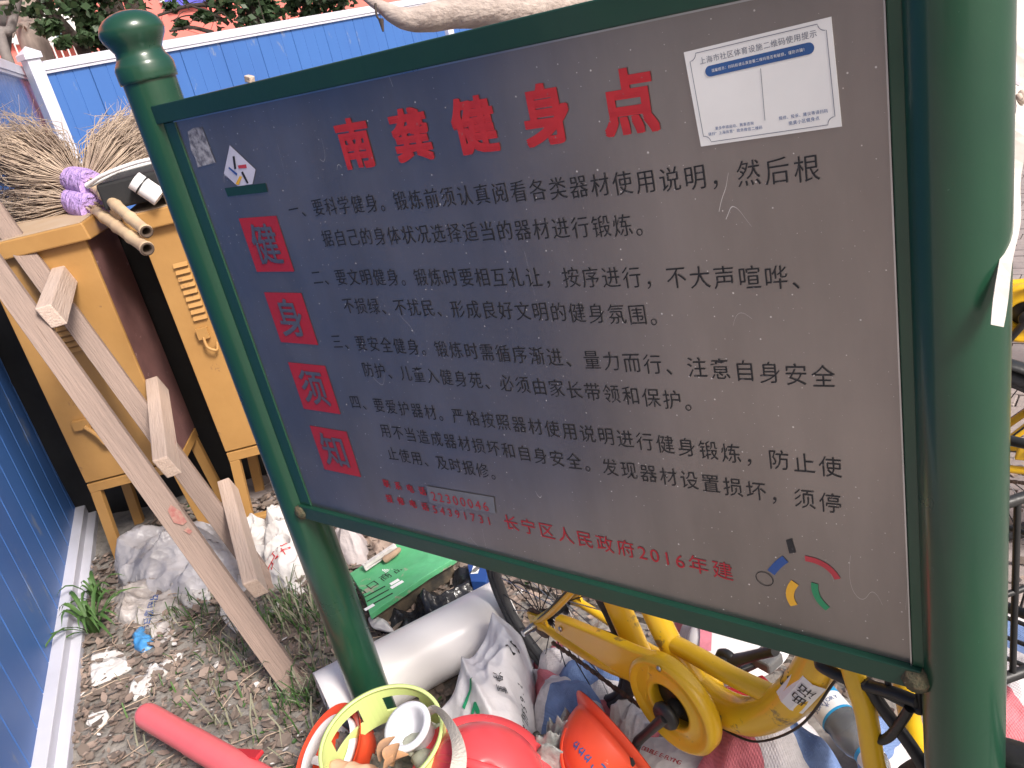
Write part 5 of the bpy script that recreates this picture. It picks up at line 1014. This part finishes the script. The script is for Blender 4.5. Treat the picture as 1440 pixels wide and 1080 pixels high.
# ------------------------------------------------------------------ bicycles
def bicycle(label):
    STEER = Matrix.Translation((.905, 0, 0)) @ Matrix.Rotation(R(78), 4, 'Z') @ Matrix.Translation((-.905, 0, 0))
    t = thing('bicycle', label, 'bicycle', (0, 0, 0), 'yellow hire bicycles with black wire baskets', local=True)
    def V(*a): return Vector(a)
    for wx, rear in ((0., True), (1.24, False)):
        w = bpy.data.objects.new('wheel', None); C.objects.link(w); w.parent = t;  ORG[w.name] = Vector((0, 0, 0))
        mxw = Matrix.Translation((wx, 0, .3)) @ Matrix.Rotation(math.pi / 2, 4, 'X')
        tp = [( .281 + .019 * math.cos(q), .019 * math.sin(q)) for q in [2 * math.pi * k / 12 for k in range(12)]]
        mb = M(); mb.lathe(tp, 84, mxw, close=True); mb.build('tyre', RUB, w)
        mb = M(); mb.lathe([(.268, -.013), (.268, .013), (.256, .011), (.252, 0), (.256, -.011)], 72, mxw, close=True); mb.build('rim', mat('dusty_black_rim', (.06, .06, .062), .5, ns=15) if rear else CHROME, w)
        mb = M(); mb.lathe([(.0001, -.05), (.010, -.05), (.010, -.032), (.026, -.032), (.026, -.026), (.014, -.022), (.014, .022), (.026, .026), (.026, .032), (.010, .032), (.010, .05), (.0001, .05)], 20, mxw); mb.build('hub', BLK, w)
        proto = None
        for k in range(28):
            an = 2 * math.pi * k / 28
            if k < 2:
                sgn = 1 if k == 0 else -1; mb = M(); mb.tube([(.026 * math.cos(.9), sgn * .029, .026 * math.sin(.9)), (.256, sgn * .003, 0)], .0016, 5); s0_ = mb.build('spoke', CHROME if sgn > 0 else BLK, w)
                if k == 0: pa_ = s0_
                else: pb_2 = s0_
                o = s0_
            else:
                o = (pa_ if k % 2 == 0 else pb_2).copy(); C.objects.link(o); o.parent = w
            o.location = (wx, 0, .3); o.rotation_euler = (0, -an, 0)
    ax = M(); ax.tube([(0, -.095, .3), (0, .095, .3)], .006, 8); ax.tube([(0, -.072, .3), (0, -.088, .3)], .012, 6); ax.tube([(0, -.088, .3), (0, -.112, .3)], .009, 8); ax.build('axle', CHROME, t)
    # frame
    mb = M()
    for s in (-1, 1):
        mb.tube(smooth_path([(.0, s * .062, .31), (.12, s * .062, .302), (.28, s * .055, .30), (.44, s * .035, .33), (.50, s * .02, .34)], 4), .0115, 12)
        mb.tube(smooth_path([(-.002, s * .062, .31), (.08, s * .06, .38), (.20, s * .05, .51), (.30, s * .028, .63), (.335, s * .012, .68)], 4), .0115, 12)
        mb.beam((-.03, s * .062, .30), (.05, s * .062, .318), (0, 1, 0), .007, .045)
    mb.build('rear_stays', YEL, t)
    mb = M(); mb.tube(smooth_path([(.30, 0, .86), (.345, 0, .68), (.41, 0, .50), (.455, 0, .41), (.53, 0, .325)], 5), .028, 20); mb.build('seat_tube', YEL, t)
    mb = M(); mb.tube(smooth_path([(.215, 0, .66), (.25, 0, .56), (.285, 0, .45), (.345, 0, .29)], 5), .031, 20, flat=.8); mb.build('fender_tube', YEL, t)
    mb = M(); mb.tube(smooth_path([(.50, 0, .335), (.58, 0, .325), (.66, 0, .355), (.745, 0, .445), (.82, 0, .57), (.875, 0, .72), (.905, 0, .86)], 6), .040, 22); mb.build('down_tube', YEL, t)
    mb = M(); mb.tube(smooth_path([(.44, 0, .435), (.52, 0, .437), (.62, 0, .437), (.735, 0, .45)], 5), .021, 16); mb.build('cross_tube', YEL, t)
    mb = M(); mb.tube([(.515, -.045, .335), (.515, .045, .335)], .028, 20); mb.build('bottom_bracket', YEL, t)
    # chain guard: long cover and round cup
    mb = M(); cg = Matrix.Translation((.50, -.07, .345)) @ Matrix.Rotation(math.pi / 2, 4, 'X')
    mb.lathe([(.118, -.018), (.122, -.012), (.122, .012), (.114, .020), (.108, .021), (.098, .014), (.072, .012), (.064, .017), (.056, .016), (.054, .010), (.054, -.014), (.058, -.018)], 64, cg, close=True); mb.build('chain_guard_cup', YEL, t)
    top_ = [(.122, .395), (.16, .405), (.28, .428), (.40, .447), (.47, .463)]; bot_ = [(.42, .30), (.39, .335), (.26, .345), (.11, .345)]
    mb = M(); mb.prism([V(x, -.058, z) for x, z in top_ + bot_], (0, -.026, 0)); mb.build('chain_guard', YEL, t, bevel=.006, seg=3)
    mb = M()
    for x, z in ((.145, .375), (.50, .458)): mb.lathe([(.0001, .0), (.006, 0), (.007, -.003), (.0001, -.005)], 12, Matrix.Translation((x, -.0855 if x < .3 else -.0925, z)) @ Matrix.Rotation(-math.pi / 2, 4, 'X'))
    mb.build('screw', CHROME, t)
    mb = M(); mb.lathe([(.0001, -.004), (.085, -.004), (.085, .0), (.0001, .0)], 40, cg @ Matrix.Translation((0, 0, -.01))); mb.build('chainring', BLK, t)
    mb = M(); pts = smooth_path([(.05, -.06, .262), (.15, -.06, .258), (.28, -.06, .247), (.40, -.06, .243), (.46, -.06, .262)], 10)
    for i in range(len(pts) - 1): mb.box((pts[i] + pts[i + 1]) / 2, ((pts[i + 1] - pts[i]).length * (.8 if i % 2 else 1.1), .006 if i % 2 else .009, .008), Matrix.Rotation(-math.atan2(pts[i + 1].z - pts[i].z, pts[i + 1].x - pts[i].x), 3, 'Y'))
    mb.build('chain', CHAIN, t)
    mb = M()
    for r, y in ((.034, -.048), (.040, -.052), (.046, -.057)):
        mb.lathe([(r * .5, y - .001), (r, y - .001), (r, y + .001), (r * .5, y + .001)], 24, Matrix.Translation((0, 0, .3)) @ Matrix.Rotation(-math.pi / 2, 4, 'X'), close=True)
    mb.build('sprocket', CHAIN, t)
    # cranks and pedals
    for s, ang, nm in ((-1, R(236), 'crank'), (1, R(38), 'crank')):
        o_ = V(.507, s * .10, .338); tip = o_ + V(math.cos(ang) * .155, s * .028, math.sin(ang) * .14)
        mb = M(); mb.tube([V(.507, s * .07, .338), o_ + V(0, s * .012, 0)], .022, 16); mb.tube([o_, o_.lerp(tip, .35), o_.lerp(tip, .7), tip], [.023, .018, .016, .018], 14, flat=.65); mb.lathe([(.0001, 0), (.03, 0), (.034, .01), (.03, .018), (.0001, .02)], 20, Matrix.Translation((.507, s * .095, .338)) @ Matrix.Rotation(s * -math.pi / 2, 4, 'X')); c = mb.build('crank', BLK, t)
        mb = M()
        if s > 0: mb.box(tip + V(0, s * .055, 0), (.06, .05, .02)); mb.tube([tip, tip + V(0, s * .03, 0)], .007, 8)
        else: mb.tube([tip, tip + V(0, -.012, -.012), tip + V(-.004, -.03, -.05)], [.011, .012, .010], 10); mb.build('pedal', BLK, c, bevel=.005)
    # fenders, fork, head, bar, saddle
    for wx, (a0, a1) in ((0., (15, 170)), (1.24, (20, 118))):
        mb = M(); vs = []; n = 26
        for k in range(n + 1):
            a = R(a0 + (a1 - a0) * k / n)
            for r, y in ((.318, -.030), (.328, -.018), (.331, 0), (.328, .018), (.318, .030), (.314, .028), (.327, 0), (.314, -.028)): vs.append((wx + r * math.cos(a), y, .3 + r * math.sin(a)))
        mb.add(vs, [(8 * i + k, 8 * i + (k + 1) % 8, 8 * i + 8 + (k + 1) % 8, 8 * i + 8 + k) for i in range(n) for k in range(8)], True); mg = mb.build('mudguard', BLK, t)
    mb = M(); mb.tube(smooth_path([(.54, -.018, .288), (.60, -.018, .284), (.68, -.018, .312), (.785, -.018, .422), (.86, -.018, .56), (.915, -.02, .70), (.93, -.02, .95)], 6), .0028, 6); mb.tube(smooth_path([(.02, -.07, .33), (.09, -.072, .40), (.21, -.06, .53), (.31, -.04, .66), (.35, -.03, .80)], 6), .0028, 6); mb.build('brake_cable', BLK, t)
    mb = M()
    for k in range(9): mb.box((.386 - .0062 * k * .5, -.0282, .535 + .006 * k), (.014, .002, .003))
    for k in range(8): mb.box((.565 + .0055 * k, -.0395, .342), (.0028, .003, .016))
    mb.build('code_decal', mat('grey_decal', (.16, .12, .05), .6, ns=30), t)
    mb = M(); mb.tube([(.90, 0, .78), (.925, 0, .92)], .026, 18); mb.build('head_tube', YEL, t)
    mb = M()
    for s in (-1, 1): mb.tube(smooth_path([(.90, s * .02, .76), (.93, s * .045, .68), (.958, s * .055, .60), (.985, s * .06, .44), (1.10, s * .062, .35), (1.24, s * .062, .30)], 5), .0185, 16)
    mb.build('fork', YEL, t)
    mb = M(); mb.tube([(.925, 0, .92), (.94, 0, 1.0)], .014, 12); mb.tube(smooth_path([(.87, -.22, .98), (.92, -.12, 1.0), (.94, 0, 1.0), (.92, .12, 1.0), (.87, .22, .98)], 5), .011, 12); mb.build('handlebar', BLK, t).matrix_local = STEER
    mb = M(); mb.tube([(.30, 0, .85), (.285, 0, .93)], .013, 12); mb.build('seat_post', CHROME, t)
    mb = M(); L0 = []
    for i in range(13):
        x = .15 + .27 * i / 12; w = .075 * (1 - (i / 12) ** .8) ** .6 + .018; h = .03
        for k in range(12): a = 2 * math.pi * k / 12; L0.append((x, w * math.cos(a), .955 + h * math.sin(a) + .01 * math.cos(i * .5)))
    mb.add(L0, [(12 * i + k, 12 * i + (k + 1) % 12, 12 * i + 12 + (k + 1) % 12, 12 * i + 12 + k) for i in range(12) for k in range(12)] + [tuple(range(12)), tuple(range(144, 156))], True); mb.build('saddle', BLK, t)
    # wire basket on the front carrier
    bk = bpy.data.objects.new('basket', None); C.objects.link(bk); bk.parent = t; ORG[bk.name] = Vector((0, 0, 0))
    K4 = [(.94, -.048), (1.045, -.048), (1.19, .26), (.985, .26)]
    def loop(z, r, k):
        cx, cy = 1.04, .1; q = [(cx + (x - cx) * k, cy + (y - cy) * k, z) for x, y in K4]; mb = M()
        for i in range(4): mb.tube([q[i], q[(i + 1) % 4]], r, 10)
        for p_ in q: mb.lathe([(.0001, -r), (r * .8, -r * .6), (r, 0), (r * .8, r * .6), (.0001, r)], 8, Matrix.Translation(p_))
        return mb
    loop(.985, .0085, 1.).build('top_ring', BLK, bk); loop(.82, .005, .98).build('middle_ring', BLK, bk); loop(.655, .0095, .97).build('bottom_ring', BLK, bk)
    for i in range(4):
        for u_ in ((0, .5) if i in (0, 2) else (0, .25, .5, .75)):
            a = lerp(K4[i], K4[(i + 1) % 4], u_); mb = M(); mb.tube([(a[0], a[1], .985), (1.04 + (a[0] - 1.04) * .97, .1 + (a[1] - .1) * .97, .655)], .0055, 8); mb.build('wire', BLK, bk)
    for u_ in (.15, .3, .45, .6, .75, .9):
        a, b = lerp(K4[0], K4[3], u_), lerp(K4[1], K4[2], u_); mb = M(); mb.tube([(*a, .655), (*b, .655)], .004, 6); mb.build('wire', BLK, bk)
    def rod(pts, r=.0085): mb = M(); mb.tube(smooth_path(pts, 5), r, 10); mb.build('carrier_rod', BLK, bk)
    rod([(.865, -.04, .645), (.88, -.05, .648), (.93, -.05, .650), (1.0, -.05, .668), (1.045, -.05, .675)], .0105)
    rod([(.928, -.055, .650), (.945, -.055, .62), (.968, -.055, .575), (.98, -.055, .556), (.998, -.055, .575), (1.02, -.055, .622), (1.035, -.055, .66)])
    rod([(.955, -.05, .665), (.968, -.05, .645), (.985, -.05, .622), (1.01, -.05, .60)])
    rod([(.955, -.045, .655), (.99, -.045, .61), (1.03, -.045, .565), (1.08, -.05, .50), (1.2, -.05, .33), (1.235, -.045, .30)], .011)
    return t
bk1 = bicycle('yellow bicycle with broad chain guard directly behind the sign, rear wheel at the left')
# pasted slips and marker figures on the near bicycle only come after the copies are made
places = [((-.47, 2.46, 0), R(4), 0, 'yellow bicycle whose rear wheel shows in the narrow strip right of the right sign post'),
          ((-1.0, 3.5, 0), R(12), R(4), 'yellow bicycle farther back, its black basket just right of the right sign post')]
for loc, rz, ry, lab in places:
    c = copy_tree(bk1); c.location = loc; c.rotation_euler = (ry, 0, rz); c['label'] = lab
bk1.location = (-1.278, 1.377, 0); bk1.rotation_euler = (0, 0, R(-15))
def tubewrap(cen, ax_, r):
    ax_ = Vector(ax_).normalized(); s_ = Vector((0, -1, .35)); s_ = (s_ - ax_ * s_.dot(ax_)).normalized(); w = ax_.cross(s_)
    return lambda x, y: tuple(Vector(cen) + ax_ * x + (s_ * math.cos(y / r) + w * math.sin(y / r)) * r)
fw = tubewrap((.80, 0, .53), (.075, 0, .125), .0412)
mb = M()
for i in range(8):
    x0, x1 = -.045 + .014 * i, -.045 + .014 * (i + 1)
    mb.add([fw(x0, -.02), fw(x1, -.02), fw(x1, 0), fw(x0, 0), fw(x1, .02), fw(x0, .02), fw(x1, .045), fw(x0, .045)], [(0, 1, 2, 3), (3, 2, 4, 5), (5, 4, 6, 7)])
slip = mb.build('paper_slip', STICK, bk1, fix=False)
fw2 = tubewrap((.80, 0, .53), (.075, 0, .125), .0422); mb = M(); lettering(mb, '电话', (-.0, .02), (.035, .02), .034, fw2, 0); mb.build('slip_print', INK, slip, fix=False)
fw3 = tubewrap((.80, 0, .53), (.075, 0, .125), .0409); mb = M(); lettering(mb, '25', (.02, -.035), (-.015, -.035), .04, fw3, .0); mb.build('marker_figures', INK, bk1, fix=False)

# ------------------------------------------------------------------ leaf litter, grass, twigs
rr = random.Random(21)
def litter(name, m, n, regions, smin, smax, seed):
    rr = random.Random(seed); mb = M()
    for (x0, x1, y0, y1, w) in regions:
        for _ in range(int(n * w)):
            x, y = rr.uniform(x0, x1), rr.uniform(y0, y1)
            if noise.noise(Vector((x * 2.3, y * 2.3, seed))) < -.55: continue
            if (Vector((x, y, 0)) - fe).dot(FN) < .07 or (y > -.1 and x > -.1 and y < 1.0): continue
            z = (soil_z(x, y) if y < 1.72 else .015) + rr.uniform(.002, .02); L = smin + (smax - smin) * rr.random() ** 1.8; a = rr.uniform(0, 6.28)
            d = Vector((math.cos(a), math.sin(a), rr.gauss(0, .22))); s_ = Vector((-math.sin(a), math.cos(a), rr.gauss(0, .25))); c = Vector((x, y, z)); W = L * rr.uniform(.16, .36); cu = L * rr.uniform(-.10, .16); u = Vector((0, 0, 1))
            mb.add([c - d * L * .5 + u * cu, c - d * L * .15 - s_ * W + u * cu * .5, c - d * L * .15, c - d * L * .15 + s_ * W + u * cu * .9, c + d * L * .2 - s_ * W * .8 + u * cu * .7, c + d * L * .2, c + d * L * .2 + s_ * W * .8 + u * cu * .4, c + d * L * .5 + u * cu * 1.1], [(0, 1, 2), (0, 2, 3), (1, 4, 5, 2), (2, 5, 6, 3), (4, 7, 5), (5, 7, 6)])
    return mb.build(name, m, None, kind='stuff', fix=False)
reg = [(-3.7, -1.55, .3, 1.75, 1.), (-3.3, -1.9, 1.5, 2.3, .4), (-1.9, -.6, 1.6, 2.2, .07), (-.9, .1, 1.5, 3.2, .06)]
litter('dead_leaves', LEAFD, 4300, reg, .012, .065, 31)
litter('pale_leaves', LEAFP, 4200, reg, .008, .05, 32)
litter('paper_bits', PAPER, 420, reg, .010, .03, 33)
litter('green_leaves', GRASS, 160, reg[:1], .018, .035, 34)
def grass(name, m, tufts, seed, wid=.0022):
    rr = random.Random(seed); mb = M()
    for (c, n, L, sp_) in tufts:
        for _ in range(int(n * .38)):
            a = rr.uniform(0, 6.28); p = Vector((c[0] + rr.gauss(0, sp_), c[1] + rr.gauss(0, sp_), .005)); le = L * rr.uniform(.45, 1.15); d = Vector((math.cos(a), math.sin(a), 0)); s_ = Vector((-d.y, d.x, 0)) * wid * rr.uniform(.7, 1.4); lean = rr.uniform(.2, .9)
            q = [p, p + d * le * .25 * lean + Vector((0, 0, le * .45)), p + d * le * .6 * lean + Vector((0, 0, le * .72)), p + d * le * 1.0 * lean + Vector((0, 0, le * (.85 - .5 * lean)))]
            mb.add([q[0] - s_, q[0] + s_, q[1] - s_, q[1] + s_, q[2] - s_ * .8, q[2] + s_ * .8, q[3]], [(0, 1, 3, 2), (2, 3, 5, 4), (4, 5, 6)])
    return mb.build(name, m, None, kind='stuff', fix=False)
tuf = [((-2.753,1.094,0), 40, .13, .05), ((-2.606,1.072,0), 34, .12, .06), ((-2.458,1.095,0), 44, .12, .06), ((-2.511,1.192,0), 30, .13, .04), ((-2.463,1.286,0), 60, .17, .035), ((-2.342,1.261,0), 50, .17, .04), ((-2.206,1.22,0), 60, .15, .06), ((-2.027,1.02,0), 60, .15, .05), ((-2.011,0.948,-0), 50, .14, .06), ((-2.898,1.077,0), 30, .11, .04), ((-2.021,1.105,0), 40, .12, .05), ((-2.367,1.022,0), 60, .10, .12), ((-2.432,0.923,0), 50, .09, .14), ((-2.103,0.937,0), 50, .12, .08)]
grass('grass_tufts', GRASS, tuf, 41)
grass('dry_grass', STRAW, [(c, int(n * .9), L * 1.1, s_ * 1.6) for c, n, L, s_ in tuf] + [((-2.2 + .12 * k % .9, .75 + .05 * (k % 7)), 8, .1, .08) for k in range(14)], 42)
mb = M()
for _ in range(90):
    x, y = rr.uniform(-3.3, -1.6), rr.uniform(.5, 1.6); a = rr.uniform(0, 6.28); L = rr.uniform(.05, .22); z = soil_z(x, y) + .012
    if (Vector((x, y, 0)) - fe).dot(FN) < .15: continue
    mb.tube([(x, y, z), (x + math.cos(a) * L * .5, y + math.sin(a) * L * .5, z + rr.uniform(0, .015)), (x + math.cos(a + .2) * L, y + math.sin(a + .2) * L, z)], .002, 4)
mb.build('fallen_twigs', TWIG, None, kind='stuff')
# strap-leaved plants at the fence foot
def strap_plant(c, label, n, L, seed):
    t = thing('strap_leaf_plant', label, 'plant', (c[0], c[1], 0)); rr = random.Random(seed)
    for k in range(n):
        a = rr.uniform(0, 6.28); d = Vector((math.cos(a), math.sin(a), 0)); le = L * rr.uniform(.6, 1.1); w = rr.uniform(.006, .011); s_ = Vector((-d.y, d.x, 0)); ln = rr.uniform(.35, 1.); vs = []
        for i in range(7):
            f = i / 6; p_ = Vector((c[0], c[1], .01)) + d * (.01 + le * ln * f ** 1.3) + Vector((0, 0, le * (math.sin(f * 2.3) * .85 * (1.15 - .6 * ln)))); ww = w * (1 - f ** 3) * (.6 + f * .6)
            vs += [p_ - s_ * ww, p_ - Vector((0, 0, ww * .5)), p_ + s_ * ww]
        mb = M(); mb.add(vs, [(3 * i + j, 3 * i + j + 1, 3 * i + j + 4, 3 * i + j + 3) for i in range(6) for j in range(2)], True); mb.build('leaf', GRASS, t, fix=False)
strap_plant((-3.133,0.873,0), 'strap-leaved green plant hanging over the fence bottom rail', 26, .24, 51)
strap_plant((-3.335,0.994,0), 'smaller strap-leaved plant at the cabinet leg, behind the larger plant', 14, .2, 52)
